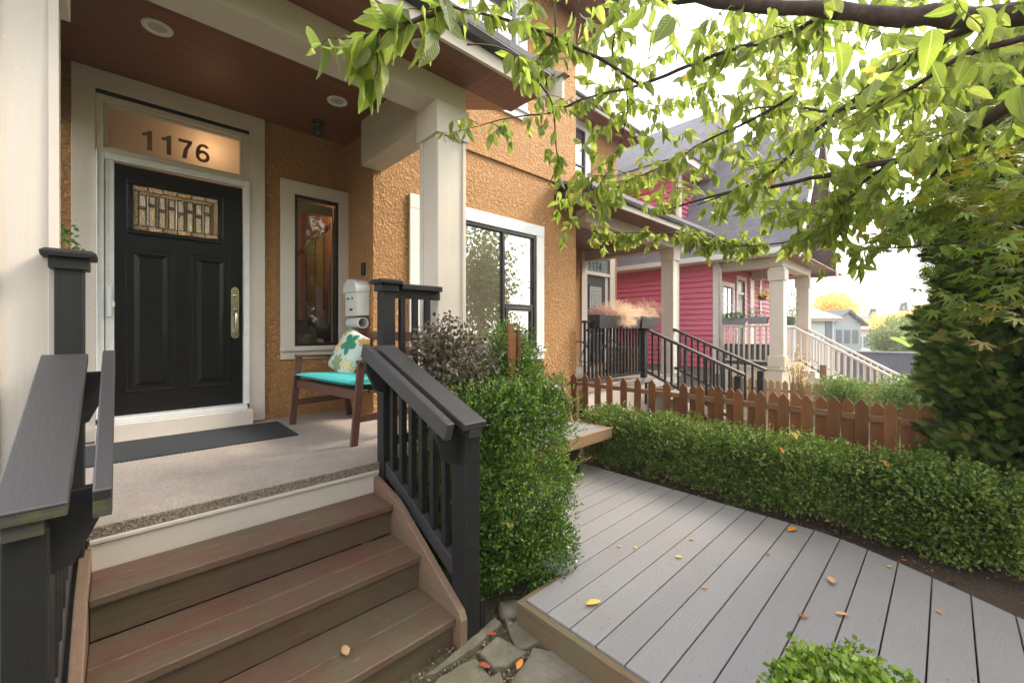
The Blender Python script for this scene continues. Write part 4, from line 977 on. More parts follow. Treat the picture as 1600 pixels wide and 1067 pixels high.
# things on that porch
def trough(name, label, x0, x1, y, z, mat, group, plants, axis='x', h=.18, dpt=.17, flare=.03, loc=None):
    t = thing(name, label, 'planter', (x0, y, z), group)
    m = MB(); a, b = x0, x1
    if axis == 'x': P = [(a+flare, y-dpt/2+flare), (b-flare, y-dpt/2+flare), (b-flare, y+dpt/2-flare), (a+flare, y+dpt/2-flare)]; Q = [(a, y-dpt/2), (b, y-dpt/2), (b, y+dpt/2), (a, y+dpt/2)]
    else: P = [(y-dpt/2+flare, a+flare), (y+dpt/2-flare, a+flare), (y+dpt/2-flare, b-flare), (y-dpt/2+flare, b-flare)]; Q = [(y-dpt/2, a), (y+dpt/2, a), (y+dpt/2, b), (y-dpt/2, b)]
    if axis == 'y': t.location = (y, x0, z)
    m.add([(*p, z) for p in P]+[(*q, z+h) for q in Q], [(3,2,1,0),(0,1,5,4),(1,2,6,5),(2,3,7,6),(3,0,4,7),(4,5,6,7)])
    m.build('box', mat, t, .006)
    return t
M['planter_dark'] = plain('dark_planter', (.045, .042, .045), .45); M['planter_grey'] = plain('grey_planter', (.33, .345, .39), .5)
def grass_plume(par, c, n, r, h, mat='straw', droop=.8, w_=.004, spread=1.0):
    u = rdir(n); u[:, 2] = np.abs(u[:, 2]); p = np.array(c)+u*(RNG.random(n)**.6*r)[:, None]*np.array((spread, 1, h))
    d = u*np.array((1, 1, .5))+np.array((0, 0, .25))-np.array((0, 0, droop))*RNG.random(n)[:, None]
    leaves('plant', p, d, rdir(n), RNG.uniform(.05, .13, n), w_, T_SMALL, M[mat], par, RNG.random(n))
tr1 = trough('planter_box', 'dark planter box on the black porch rail nearest the orange corner, with dusky dry flowers', 5.36, 5.98, 3.80, 1.58, M['planter_dark'], 'dark planter boxes along the black porch rail', 0, h=.21, dpt=.24)
grass_plume(tr1, (6.0, 3.64, 1.66), 900, .16, 1.1, 'straw', 1.8); grass_plume(tr1, (5.60, 3.80, 1.80), 500, .17, .7, 'redflower', .1, .007, 1.4); grass_plume(tr1, (5.90, 3.76, 1.84), 900, .22, .8, 'straw', .9)
tr2 = trough('planter_box', 'middle dark planter box with a drooping pale straw grass on the black porch rail', 6.01, 6.62, 3.80, 1.58, M['planter_dark'], 'dark planter boxes along the black porch rail', 0, h=.21, dpt=.24)
grass_plume(tr2, (6.05, 3.72, 1.78), 1200, .27, .9, 'straw', 1.3); grass_plume(tr2, (6.5, 3.76, 1.80), 700, .2, .8, 'straw', .9)
tr3 = trough('planter_box', 'dark planter box beside the cream column, with pinkish seed heads', 6.65, 7.28, 3.80, 1.58, M['planter_dark'], 'dark planter boxes along the black porch rail', 0, h=.21, dpt=.24)
grass_plume(tr3, (6.75, 3.72, 1.80), 800, .22, .8, 'straw', 1.1); grass_plume(tr3, (7.05, 3.80, 1.86), 700, .22, 1.0, 'redflower', -.2, .008, 1.3)
wb1 = trough('window_box', 'grey oval window box with yellow-green plants on the pink house rail, beside its corner', 3.52, 4.12, PX+.09, 1.68, M['planter_grey'], 'grey window boxes on the pink house porch', 0, axis='y', flare=.04)
blob_foliage('plant', (PX+.09, 3.82, 1.90), (.12, .29, .10), 1100, .035, M['light_shrub'], wb1, tint0=.15)
wb2 = trough('window_box', 'grey oval window box with grey-green and pink plants beside the pink house column', 3.02, 3.50, PX+.09, 1.70, M['planter_grey'], 'grey window boxes on the pink house porch', 0, axis='y', flare=.04)
blob_foliage('plant', (PX+.09, 3.36, 1.97), (.10, .12, .16), 300, .03, M['light_shrub'], wb2); blob_foliage('plant', (PX+.09, 3.14, 1.94), (.09, .10, .10), 200, .022, M['redflower'], wb2)
hb = thing('hanging_basket', 'small hanging basket with yellow leaves under the pink house porch ceiling', 'hanging basket', (12.1, 3.3, 2.35))
MB().lathe([(.04,-.10),(.08,-.06),(.11,0),(.115,.01)], (12.1, 3.3, 2.42), 12).build('pot', M['fence'], hb, smooth=True)
m = MB(); [m.tube([(12.1+.1*math.cos(a), 3.3+.1*math.sin(a), 2.43), (12.1, 3.3, 2.95)], .004, 5) for a in (0, 2.1, 4.2)]; m.tube([(12.1, 3.3, 2.95), (12.1, 3.3, 3.30)], .004, 5); m.build('cord', M['white'], hb)
blob_foliage('plant', (12.1, 3.3, 2.48), (.17, .17, .10), 220, .05, M['yellow_leaf'], hb, droop=.4)
M['bluegrey2'] = plain('blue_grey_slats', (.13, .135, .155), .6)
sb = thing('storage_bench', 'dark grey slatted storage box behind the pink house railing', 'storage box', (12.0, 3.5, .66))
m = MB(); m.box(11.72, 11.78, 3.05, 4.10, .68, 1.14)
for i in range(8): m.box(11.705, 11.7195, 3.055+.13*i, 3.175+.13*i, .69, 1.13)
m.box(11.781, 12.2, 3.05, 4.10, .68, 1.14); m.build('body', M['bluegrey2'], sb, .003); bx('lid', M['planter_dark'], sb, 11.69, 12.23, 3.03, 4.12, 1.141, 1.18)
pb = thing('potted_plant', 'green pot with a yellow-green climber beyond the pink porch column', 'potted plant', (12.75, 2.82, 1.67))
MB().lathe([(.08,0),(.11,.22),(.12,.23)], (12.75, 2.82, 1.671), 12).build('pot', M['light_pot'] if 'light_pot' in M else plain('green_pot', (.20,.28,.22), .6), pb, smooth=True)
blob_foliage('plant', (12.75, 2.82, 2.2), (.16, .16, .38), 260, .05, M['light_shrub'], pb, tint0=.2)

# 1174 porch: bicycle under a grey cover beside crates
bk = thing('bicycle', 'bicycle parked on the railed porch behind the black balusters', 'bicycle', (6.1, 4.3, .68))
def wheel(c, r=.33):
    m = MB(); pts = [(c[0]+r*math.cos(a), c[1], c[2]+r*math.sin(a)) for a in np.linspace(0, 2*math.pi, 29)]
    m.tube(pts, .016, 6, False); o = m.build('wheel', M['black'], bk, smooth=True)
    s_ = MB()
    for a in np.linspace(0, math.pi, 9)[:-1]: s_.tube([(c[0]-r*math.cos(a), c[1], c[2]-r*math.sin(a)), (c[0]+r*math.cos(a), c[1], c[2]+r*math.sin(a))], .002, 4)
    s_.build('spokes', M['alu'], o)
wheel((5.65, 4.3, 1.03)); wheel((6.68, 4.3, 1.03))
m = MB(); A, B, Cc, Dd = (5.65,4.3,1.03), (6.12,4.3,.96), (5.98,4.3,1.48), (6.52,4.3,1.50)
for p, q in ((A,B),(A,Cc),(B,Cc),(Cc,Dd),(B,Dd),(Dd,(6.68,4.3,1.03)),(Dd,(6.50,4.3,1.62))): m.tube([p, q], .014, 6)
m.build('frame', M['planter_grey'], bk, smooth=True)
MB().tube([(6.44,4.05,1.66),(6.50,4.3,1.63),(6.44,4.55,1.66)], .012, 6).build('handlebar', M['black'], bk); MB().box(5.86, 6.08, 4.25, 4.35, 1.53, 1.57).build('saddle', M['black'], bk, .02)
cc = thing('patio_chair', 'grey padded porch chair behind the railing next to the orange wall', 'chair', (5.6, 4.9, .68))
m = MB(); m.hexa([(5.35,4.75,1.08),(5.95,4.75,1.08),(5.95,5.25,1.05),(5.35,5.25,1.05),(5.35,4.75,1.2),(5.95,4.75,1.2),(5.95,5.25,1.17),(5.35,5.25,1.17)]); m.build('seat', M['planter_grey'], cc, .03)
m = MB(); m.hexa([(5.35,5.1,1.18),(5.95,5.1,1.18),(5.95,5.22,1.18),(5.35,5.22,1.18),(5.38,5.35,1.65),(5.92,5.35,1.65),(5.92,5.45,1.65),(5.38,5.45,1.65)]); m.build('backrest', M['planter_grey'], cc, .03)
for x, y in ((5.38,4.78),(5.92,4.78),(5.38,5.2),(5.92,5.2)): MB().box(x-.02, x+.02, y-.02, y+.02, .68, 1.07).build('leg', M['black'], cc)
cr_ = thing('wooden_crate', 'orange-brown slatted crate on the porch beside the cream column', 'crate', (7.6, 4.6, .68))
m = MB()
for i in range(5): m.box(7.30+.13*i, 7.42+.13*i, 4.40, 4.42, .68, 1.22)
m.box(7.30, 7.94, 4.421, 4.85, .68, 1.20); m.build('slats', M['pale_fence'], cr_, .003)

# ------------------------------------------------------------------ fences
def picket(w=.092, h=.60, t=.018, mat='fence'):
    m = MB(); a = w/2; z1 = h; zs = h-.055
    m.prism([(-a, 0), (a, 0), (a, zs), (a*.12, z1), (-a*.12, z1), (-a, zs)], 'x', -t/2, t/2)
    me = m.build('picket', M[mat], None, .002); return me
def picket_run(par, xf, ys, ztop, h, gap=.0, proto=None, jitter=.006):
    for y in ys:
        o = proto.copy(); COL.objects.link(o); o.parent = par
        o.location = Vector((xf, y, ztop-h+random.uniform(-jitter, jitter)*1.6))-Vector(par.location)
        o.rotation_euler = (random.uniform(-.012, .012), random.uniform(-.01, .01), random.uniform(-.05, .05))
F = thing('picket_fence', 'brown wooden picket fence with pointed boards on both sides, behind the low hedge', 'fence', (4.72, 1.5, 0))
pr = picket(h=.92); XF = 4.70
for b_ in range(1):
    front = [3.66-.1965*i for i in range(22)]; back = [3.66-.098-.1965*i for i in range(8, 22)]
    picket_run(F, XF, front, .945, .92, proto=pr); picket_run(F, XF+.066, back, .935, .92, proto=pr)
bpy.data.objects.remove(pr)
bx('rail', M['fencex'], F, XF+.012, XF+.052, -.75, 3.78, .765, .82); bx('rail', M['fencex'], F, XF+.012, XF+.052, -.75, 3.78, .22, .28)
for y in (3.72, 2.2, .55, -.7): bx('post', M['fence'], F, XF+.058, XF+.14, y-.04, y+.04, -.1, .80)
F2 = thing('picket_fence', 'short return of brown pickets against the orange wall behind the bench', 'fence', (4.4, 3.8, 0))
pr = picket(h=.92)
for x in (4.28, 4.42, 4.56):
    o = pr.copy(); COL.objects.link(o); o.parent = F2; o.location = Vector((x, 3.80, .04))-Vector(F2.location); o.rotation_euler = (0, 0, rad(90))
bpy.data.objects.remove(pr)
bx('rail', M['fence'], F2, 4.1, 4.68, 3.815, 3.85, .74, .79)
# pale fence before the pink house
F3 = thing('picket_fence', 'paler picket fence in front of the pink house, beyond the black stair rails', 'fence', (9.6, 1.5, 0))
pr = picket(h=1.0, w=.10, mat='pale_fence')
picket_run(F3, 9.9, [3.3-.128*i for i in range(30)], .52, 1.0, proto=pr)
bpy.data.objects.remove(pr)
bx('rail', M['fencex'], F3, 9.92, 9.95, -.6, 3.4, .27, .32)
bx('post', M['pale_fence'], F3, 9.83, 9.93, 1.60, 1.70, -.3, .88)
F4 = thing('picket_fence', 'pale picket fence below the cream stair rail of the pink house', 'fence', (12.2, .6, 0))
pr = picket(h=1.2, w=.15, mat='pale_fence')
picket_run(F4, 11.9, [1.9-.165*i for i in range(14)], .42, 1.2, proto=pr)
bpy.data.objects.remove(pr)
bx('rail', M['fencex'], F4, 11.92, 11.95, -.5, 2.0, .16, .21)

# ------------------------------------------------------------------ garden bench on the deck
GB = thing('garden_bench', 'built-in grey slatted garden bench with a tan timber edge on the deck corner', 'bench', (3.0, 2.6, .14))
m = MB()
for i in range(4): m.box(2.20, 3.60, 2.375+.118*i, 2.485+.118*i, .535, .560)
m.build('seat', M['composite'], GB, .003)
bx('seat_edge', M['benchend'], GB, 2.20, 3.63, 2.345, 2.372, .46, .565); bx('seat_edge', M['benchend'], GB, 3.602, 3.63, 2.3725, 2.86, .46, .564)
m = MB()
for i in range(3): m.hexa([(2.25,2.87+.03*i,.60+.12*i),(3.55,2.87+.03*i,.60+.12*i),(3.55,2.89+.03*i,.60+.12*i),(2.25,2.89+.03*i,.60+.12*i),(2.25,2.895+.03*i,.71+.12*i),(3.55,2.895+.03*i,.71+.12*i),(3.55,2.915+.03*i,.71+.12*i),(2.25,2.915+.03*i,.71+.12*i)])
m.build('backrest', M['planter_grey'], GB, .003)
MB().beam((3.57, 2.85, .55), (3.57, 2.985, .99), .03, .09).build('backrest_side', M['benchend'], GB, .002)
for x in (2.4, 3.25): bx('leg', M['interior_dark'], GB, x-.05, x+.05, 2.5, 2.8, .141, .53)

# ------------------------------------------------------------------ porch furniture
CB = thing('slatted_bench', 'low dark brown two-seat wooden bench with armrests on the porch', 'bench', (1.23, 3.64, .68), rz=rad(6))
def lb(name, *a, bevel=.004, mat='chairwood'):
    m = MB().hexa(a[0]) if len(a) == 1 else MB().box(*a)
    me = m.build(name, M[mat], None, bevel); me.parent = CB; return me
def lbeam(name, p, q, w_, h_, mat='chairwood', up=(0,1,0)):
    o = MB().beam(p, q, w_, h_, up).build(name, M[mat], None, .004); o.parent = CB; return o
for s_ in (-1, 1):
    y = .56*s_
    lbeam('leg', (-.01, y, 0), (.05, y, .62), .055, .030)
    lbeam('leg', (.55, y, 0), (.47, y, .60), .055, .030)
    lbeam('armrest', (.02, y, .632), (.56, y, .615), .060, .026, up=(0,0,1))
    lbeam('stretcher', (.03, y, .20), (.53, y, .20), .028, .055, up=(0,0,1))
lbeam('apron', (.035, -.545, .375), (.035, .545, .375), .028, .075, up=(0,0,1)); lbeam('apron', (.48, -.545, .335), (.48, .545, .335), .028, .075, up=(0,0,1))
for i in range(5): lbeam('seat_slat', (.085+.085*i, -.545, .405-.012*i), (.085+.085*i, .545, .405-.012*i), .07, .02, up=(0,0,1))
for s_ in (-1, 1): lbeam('back_post', (.50, .52*s_, .36), (.60, .52*s_, .83), .04, .03)
lbeam('back_rail', (.60, -.56, .82), (.60, .56, .82), .03, .08, up=(0,0,1))
for i in range(3): lbeam('back_rail', (.52+.026*i, -.50, .48+.10*i), (.52+.026*i, .50, .48+.10*i), .022, .055, up=(0,0,1))
M['teal'] = plain('teal_fabric', (.05, .42, .43), .85, bumpy=(260, .4, .002))
def pillow_mesh(name, w_, d_, t_, mat, parent=None, n=26, crease=0):
    vs = []; m = MB()
    for sgn in (1, -1):
        for i in range(n+1):
            for j in range(n+1):
                a = -1+2*i/n; b = -1+2*j/n
                hgt = (max(0, 1-a**4)*max(0, 1-b**4))**.55
                pin = 1-.05*(a*a*b*b)
                vs.append((a*w_/2*(1-.03*(1-b*b))*1, b*d_/2*(1-.03*(1-a*a)), sgn*t_/2*hgt+.004*math.sin(9*a+3*b)*hgt))
    k = (n+1)**2; fs = []
    for s_ in range(2):
        for i in range(n):
            for j in range(n):
                q = (s_*k+i*(n+1)+j, s_*k+(i+1)*(n+1)+j, s_*k+(i+1)*(n+1)+j+1, s_*k+i*(n+1)+j+1); fs.append(q if s_ == 0 else q[::-1])
    m.add(vs, fs); return m.build(name, mat, parent, smooth=True)
cu_ = pillow_mesh('seat_cushion', .56, 1.10, .075, M['teal']); cu_.location = (1.23+.27, 3.64+.02, .68+.445); cu_.rotation_euler = (0, rad(4), rad(6))
tag(cu_, 'flat turquoise seat cushion lying on the porch bench', 'cushion')
def pillow_mat():
    m, nt, bs = new_mat('leaf_print'); c = None
    a = nt.nodes.new('ShaderNodeAttribute'); a.attribute_name = 'pattern'
    c = ramp(nt, a.outputs['Fac'], [(0, (.60,.66,.60)), (.2, (.50,.66,.66)), (.4, (.05,.27,.15)), (.6, (.30,.34,.15)), (.8, (.74,.60,.28)), (1, (.55,.30,.10))]); 
    for e in nt.nodes: 
        if e.type == 'VALTORGB': e.color_ramp.interpolation = 'CONSTANT'
    finish(nt, bs, c, bump(nt, noise(nt, coords(nt), 300, 2), .3, .001), .85, .3); return m
pl = pillow_mesh('pillow', .44, .44, .15, pillow_mat(), n=90)
def pat(x, y):
    v = 0.0
    if math.sin(x*14+1)+math.sin(y*17) > .9: v = .2
    def leafy(cx, cy, r, lob, ph, k=.45):
        dx, dy = x-cx, y-cy; rr = math.hypot(dx, dy); a = math.atan2(dy, dx)
        return rr < r*(1-k+k*abs(math.cos(lob*(a+ph)/2)))
    if leafy(.09, -.05, .12, 5, .3): v = .42
    if leafy(-.13, -.02, .10, 7, .9): v = .62
    if leafy(.02, .13, .08, 5, 0): v = .82
    if leafy(.02, .13, .02, 1, 0, 0): v = 1.0
    if leafy(-.09, -.17, .06, 5, .5): v = .82
    if leafy(-.10, .17, .07, 5, 1.2): v = .42
    if leafy(.19, .14, .07, 5, .2): v = .62
    if leafy(.17, -.19, .05, 5, .6): v = 1.0
    return v
at_ = pl.data.attributes.new('pattern', 'FLOAT', 'POINT'); at_.data.foreach_set('value', np.array([pat(v.co.x, v.co.y) for v in pl.data.vertices], np.float32))
pl.location = (1.60, 3.98, 1.335); 
zax = Vector((-.86, -.12, .38)).normalized(); yax = Vector((.0, .98, .25)); yax = (yax-zax*yax.dot(zax)).normalized(); xax = yax.cross(zax)
pl.rotation_euler = Matrix((xax, yax, zax)).transposed().to_euler()
tag(pl, 'square throw pillow with green and yellow leaf print, leaning on the porch bench back', 'pillow')
# door mat
def mat_rubber():
    m, nt, bs = new_mat('ribbed_mat'); v = coords(nt); sx = nt.nodes.new('ShaderNodeSeparateXYZ'); nt.links.new(v, sx.inputs[0])
    a = math_(nt, 'SINE', math_(nt, 'MULTIPLY', sx.outputs[0], 260)); b_ = math_(nt, 'SINE', math_(nt, 'MULTIPLY', sx.outputs[1], 260)); h = math_(nt, 'MULTIPLY', a, b_)
    c = ramp(nt, h, [(.3, (.018,.021,.025)), (.7, (.085,.092,.10))]); finish(nt, bs, c, bump(nt, h, .8, .003), .8, .3); return m
dm = MB(); dm.prism([(-.38,3.78),(1.08,3.72),(1.09,4.40),(-.38,4.43)], 'z', .6805, .690)
tag(dm.build('doormat', mat_rubber(), bevel=.004), 'long dark grey ribbed doormat in front of the black door', 'doormat')
# mailbox and bell on the return wall
MBX = thing('mailbox', 'white metal mailbox with a newspaper tube on the orange return wall', 'mailbox', (XC, 4.18, 1.7))
x0, x1, y0, y1 = 1.705, XC-.001, 4.03, 4.33
m = MB(); arc = [(y0, 1.70), (y1, 1.70), (y1, 1.975)]+[((y0+y1)/2+(y1-y0)/2*math.cos(a), 1.975+.085*math.sin(a)) for a in np.linspace(0, math.pi, 9)[1:-1]]+[(y0, 1.975)]
m.prism(arc, 'x', x0, x1); m.build('body', M['white'], MBX, .006)
arc2 = [((y0+y1)/2+((y1-y0)/2+.012)*math.cos(a), 1.975+.098*math.sin(a)) for a in np.linspace(0, math.pi, 11)]+[(y0-.012, 1.965), (y1+.012, 1.965)][::1]
arc2 = [((y0+y1)/2+((y1-y0)/2+.012)*math.cos(a), 1.975+.098*math.sin(a)) for a in np.linspace(0, math.pi, 11)]
arc2 = [(y1+.012, 1.94)]+arc2+[(y0-.012, 1.94)]
m = MB(); m.prism(arc2, 'x', x0-.018, x1-.002); m.build('lid', M['alu'], MBX, .004)
m = MB(); m.box(x0-.004, x0-.0005, y0+.025, y1-.025, 1.73, 1.925); m.build('door', M['white'], MBX, .002)
m = MB()
for a_, b_, c_, d_ in ((.20, .225, 1.868, 1.882), (.232, .262, 1.868, 1.882)): m.box(x0-.0075, x0-.0045, y0+a_-.02, y0+b_-.02, c_, d_)
m.box(x0-.0075, x0-.0045, y0+.10, y0+.118, 1.863, 1.89); m.build('nameplate', M['black'], MBX)
m = MB(); m.box(x0-.008, x0-.0045, y0+.10, y0+.17, 1.752, 1.775); m.build('lock', M['black'], MBX, .001)
m = MB(); rr_ = .055; pts_o = [(1.765+rr_*math.cos(a), 1.628+rr_*math.sin(a)) for a in np.linspace(0, 2*math.pi, 25)[:-1]]; pts_i = [(1.765+(rr_-.005)*math.cos(a), 1.628+(rr_-.005)*math.sin(a)) for a in np.linspace(0, 2*math.pi, 25)[:-1]]
vs = [(p[0], yy, p[1]) for yy in (y0-.01, y1) for ring_ in (pts_o, pts_i) for p in ring_]; k = 24; fs = []
for i in range(k):
    j = (i+1) % k; fs += [(i, j, k+j, k+i), (2*k+i, 3*k+i, 3*k+j, 2*k+j), (i, 2*k+i, 2*k+j, j), (k+i, k+j, 3*k+j, 3*k+i)]
m.add(vs, fs); m.build('newspaper_tube', M['alu'], MBX, smooth=False)
bl = MB().box(XC-.030, XC-.001, 4.12, 4.18, 2.12, 2.25).build('doorbell', M['black'], None, .01); tag(bl, 'small black doorbell camera on the orange wall above the mailbox', 'doorbell')
# ceiling lights
for px, py, zz, lab in ((246, 43, 3.60, 'round recessed ceiling light in the porch ceiling, nearest the black door'), (527, 158, 3.60, 'round recessed ceiling light near the side beam of the porch'), (655, 68, 3.44, 'small recessed light in the outer eave soffit, half behind leaves')):
    c = at(px, py, z=zz); r = .085 if zz > 3.5 else .05
    t = thing('recessed_light', lab, 'ceiling light', (c.x, c.y, zz), 'recessed lights in the wooden ceiling')
    m = MB(); m.lathe([(r*.62, .0), (r, -.001), (r, -.010), (r*.94, -.014), (r*.66, -.004), (r*.62, .0)], (c.x, c.y, zz-.0015), 32); 
    m2 = MB(); n_ = 32; vs = []
    for rr, z_ in ((r, -.001), (r*.95, -.013), (r*.70, -.008), (r*.62, -.003)): vs += [(c.x+rr*math.cos(2*math.pi*i/n_), c.y+rr*math.sin(2*math.pi*i/n_), zz+z_) for i in range(n_)]
    m2.add(vs, [(q*n_+i, (q+1)*n_+i, (q+1)*n_+(i+1) % n_, q*n_+(i+1) % n_) for q in range(3) for i in range(n_)]); m2.build('trim_ring', M['white'], t, smooth=True)
    m3 = MB(); vs = []
    for rr, z_ in ((r*.62, -.0035), (r*.45, -.006), (r*.001, -.008)): vs += [(c.x+rr*math.cos(2*math.pi*i/n_), c.y+rr*math.sin(2*math.pi*i/n_), zz+z_) for i in range(n_)]
    m3.add(vs, [(q*n_+i, (q+1)*n_+i, (q+1)*n_+(i+1) % n_, q*n_+(i+1) % n_) for q in range(2) for i in range(n_)]); m3.build('lens', M['lens'] if 'lens' in M else M.setdefault('lens', plain('lamp_lens', (.55, .53, .48), .15, bumpy=(160, 1, .004))), t, smooth=True)
c = at(497, 190, z=3.60)
t = thing('porch_lantern', 'small black ceiling fixture in the dark corner of the porch ceiling', 'ceiling light', (c.x, c.y, 3.6))
MB().lathe([(.06,-.001),(.06,-.02),(.02,-.03)], (c.x, c.y, 3.6), 20).build('base', M['black'], t, smooth=True); MB().lathe([(.02,-.03),(.045,-.06),(.05,-.13),(.03,-.14)], (c.x, c.y, 3.6), 20).build('lamp_shade', M['black'], t, smooth=True)

# ------------------------------------------------------------------ shrubs and hedges
def stems(par, base, n, h, spread, r=.006, mat='twig', z0=0):
    m = MB()
    for i in range(n):
        a = random.uniform(0, 6.28); s_ = random.uniform(.2, 1)*spread; p = Vector(base)+Vector((random.uniform(-.3,.3)*spread, random.uniform(-.3,.3)*spread, z0))
        q = p+Vector((math.cos(a)*s_*.5, math.sin(a)*s_*.5, h*.5)); e = p+Vector((math.cos(a)*s_, math.sin(a)*s_, h*random.uniform(.7, 1)))
        m.tube([p, q, e], [r, r*.7, r*.3], 5)
    return m.build('stem', M[mat], par)
BS = thing('box_shrub', 'tall clipped box shrub with bright glossy leaves beside the stair newel post', 'shrub', (1.78, 1.98, 0))
def bs_hole(p): return (p[:, 2] > .07+.06*lump(p, 9)) & ~((p[:, 2] > .75) & (p[:, 0] < 1.44))
box_foliage('foliage', (1.42, 1.67, -.02), (2.23, 2.54, 1.20), 52000, .0215, M['box_leaf'], BS, amp=.075, shell=.17, round_=.27, hole=bs_hole, bumpf=7, tpl=T_SMALL)
blob_foliage('foliage', (1.88, 1.68, .22), (.21, .18, .22), 4200, .021, M['box_leaf'], BS, amp=.2, shell=.5, bumpf=6)
box_foliage('foliage', (1.58, 1.80, .12), (1.98, 2.40, 1.05), 9000, .03, M['box_leaf'], BS, amp=.02, shell=.2)
blob_foliage('foliage', (1.95, 2.08, 1.17), (.25, .27, .20), 5000, .0215, M['box_leaf'], BS, amp=.3, shell=.5, bumpf=7)
sprigs('foliage', (1.44, 1.69, .15), (2.20, 2.5, 1.17), 900, .09, .020, M['box_leaf'], BS)
stems(BS, (1.76, 2.0, 0), 14, 1.1, .25, .010)
CM = thing('boxwood_bush', 'loose taller green bush with upright twigs behind the tall box shrub, under the window', 'shrub', (2.25, 2.65, 0))
blob_foliage('foliage', (2.08, 2.22, 1.31), (.21, .22, .31), 9000, .022, M['box_leaf'], CM, amp=.25, shell=.7, tint0=.12, bumpf=6)
blob_foliage('foliage', (2.22, 2.32, 1.08), (.28, .28, .27), 7000, .022, M['box_leaf'], CM, amp=.25, shell=.7, tint0=.12, bumpf=6)
stems(CM, (2.12, 2.3, .1), 16, 1.45, .28, .006)
BB = thing('purple_shrub', 'dusky purple-grey leggy shrub behind the right handrail, against the column', 'shrub', (1.75, 2.35, 0))
blob_foliage('foliage', (1.62, 2.36, 1.38), (.27, .19, .25), 2300, .036, M['purple_leaf'], BB, amp=.30, shell=.85, bumpf=6, droop=.1)
blob_foliage('foliage', (1.70, 2.12, 1.24), (.17, .17, .20), 1000, .034, M['purple_leaf'], BB, amp=.35, shell=.9, bumpf=7)
blob_foliage('foliage', (1.50, 2.16, 1.06), (.15, .2, .33), 1200, .032, M['purple_leaf'], BB, amp=.3, shell=.9)
stems(BB, (1.66, 2.30, .1), 60, 1.55, .33, .0045, 'pale_twig')
for x, y, z0, z1, w_, lab in ((1.905, 2.02, .6, 1.60, .034, 'taller weathered brown stake standing in the box shrub'), (1.985, 2.03, .6, 1.56, .026, 'thinner brown stake standing beside the taller one')):
    q = MB().box(x-w_/2, x+w_/2, y-.012, y+.012, z0, z1); q.box(x+w_/2, x+w_/2+.02, y-.01, y+.014, z0, z1-.07) if w_ > .03 else None
    tag(q.build('wooden_stake', M['fence'], None, .003), lab, 'stake', 'wooden stakes among the shrubs')
HG = thing('low_hedge', 'long low clipped hedge between the deck and the picket fence', 'hedge', (3.95, 1.2, 0))
def hg_hole(p): return (p[:, 2] > .07+.09*lump(p, 5, 2)) & (lump(p, 5.3, 7)+.9*(p[:, 2]-.30) > -.50)
box_foliage('foliage', (3.69, -.36, -.02), (4.20, 2.85, .675), 70000, .0245, M['hedge_leaf'], HG, amp=.085, shell=.22, round_=.13, hole=hg_hole, bumpf=9)
box_foliage('foliage', (3.80, -.05, .12), (4.14, 2.75, .56), 14000, .03, M['hedge_leaf'], HG, amp=.04, shell=.2, hole=hg_hole)
sprigs('foliage', (3.69, -.3, .12), (4.18, 2.8, .66), 1400, .08, .022, M['hedge_leaf'], HG)
for i in range(20): 
    y = -.05+i*.145
    if i % 2 == 0: stems(HG, (3.95+random.uniform(-.1,.1), y, 0), 7, .65, .22, .007)
FB = thing('boxwood_bush', 'small bright boxwood at the bottom edge of the picture, in front of the deck', 'shrub', (1.3, .12, 0))
fc = at(1345, 1164, depth=1.16)
blob_foliage('foliage', (fc.x, fc.y, fc.z-.03), (.245, .245, .235), 13000, .022, M['fore_leaf'], FB, amp=.16, shell=.30, bumpf=5, wide=.66)
blob_foliage('foliage', (fc.x, fc.y, fc.z-.05), (.17, .17, .16), 3000, .03, M['box_leaf'], FB, amp=.1)
stems(FB, (fc.x, fc.y, 0), 12, .5, .15, .006)
LS = thing('tall_shrub', 'thin green shrub peeking past the cream column beside the black door', 'shrub', (-.42, 3.62, 0))
blob_foliage('foliage', (-.36, 3.68, 2.05), (.17, .18, .30), 900, .032, M['light_shrub'], LS, amp=.3, shell=.9, tint0=-.1); stems(LS, (-.42, 3.64, 0), 6, 2.2, .12, .006)
for (px, py, dep, rx, rz_, lab, n_) in ((1318, 606, 7.2, .42, .20, 'low feathery green shrub just beyond the picket fence, left of its twin', 2600), (1420, 612, 6.4, .48, .26, 'larger feathery green shrub beyond the picket fence next to the cedar', 3600)):
    c = at(px, py, depth=dep); t = thing('garden_shrub', lab, 'shrub', (c.x, c.y, 0), 'feathery shrubs beyond the fence')
    blob_foliage('foliage', c, (rx, rx, rz_), n_, .055, M['light_shrub'], t, amp=.35, shell=.9, wide=.3, bumpf=6); blob_foliage('foliage', (c.x, c.y, c.z*.5), (rx*.9, rx*.9, c.z*.55), n_//2, .06, M['light_shrub'], t, amp=.3, shell=.9, wide=.3)
    stems(t, (c.x, c.y, -.05), 12, c.z+.2, rx*.7, .006)
c = at(1245, 600, depth=8.3); t = thing('dry_plant', 'dry pale stalks with a yellow flower in front of the pink house column', 'plant', (c.x, c.y, 0))
stems(t, (c.x, c.y, -.05), 30, 1.2, .28, .006, 'pale_fence'); blob_foliage('leaves', (c.x, c.y, .75), (.25, .25, .4), 200, .04, M['yellow_leaf'], t, shell=1)
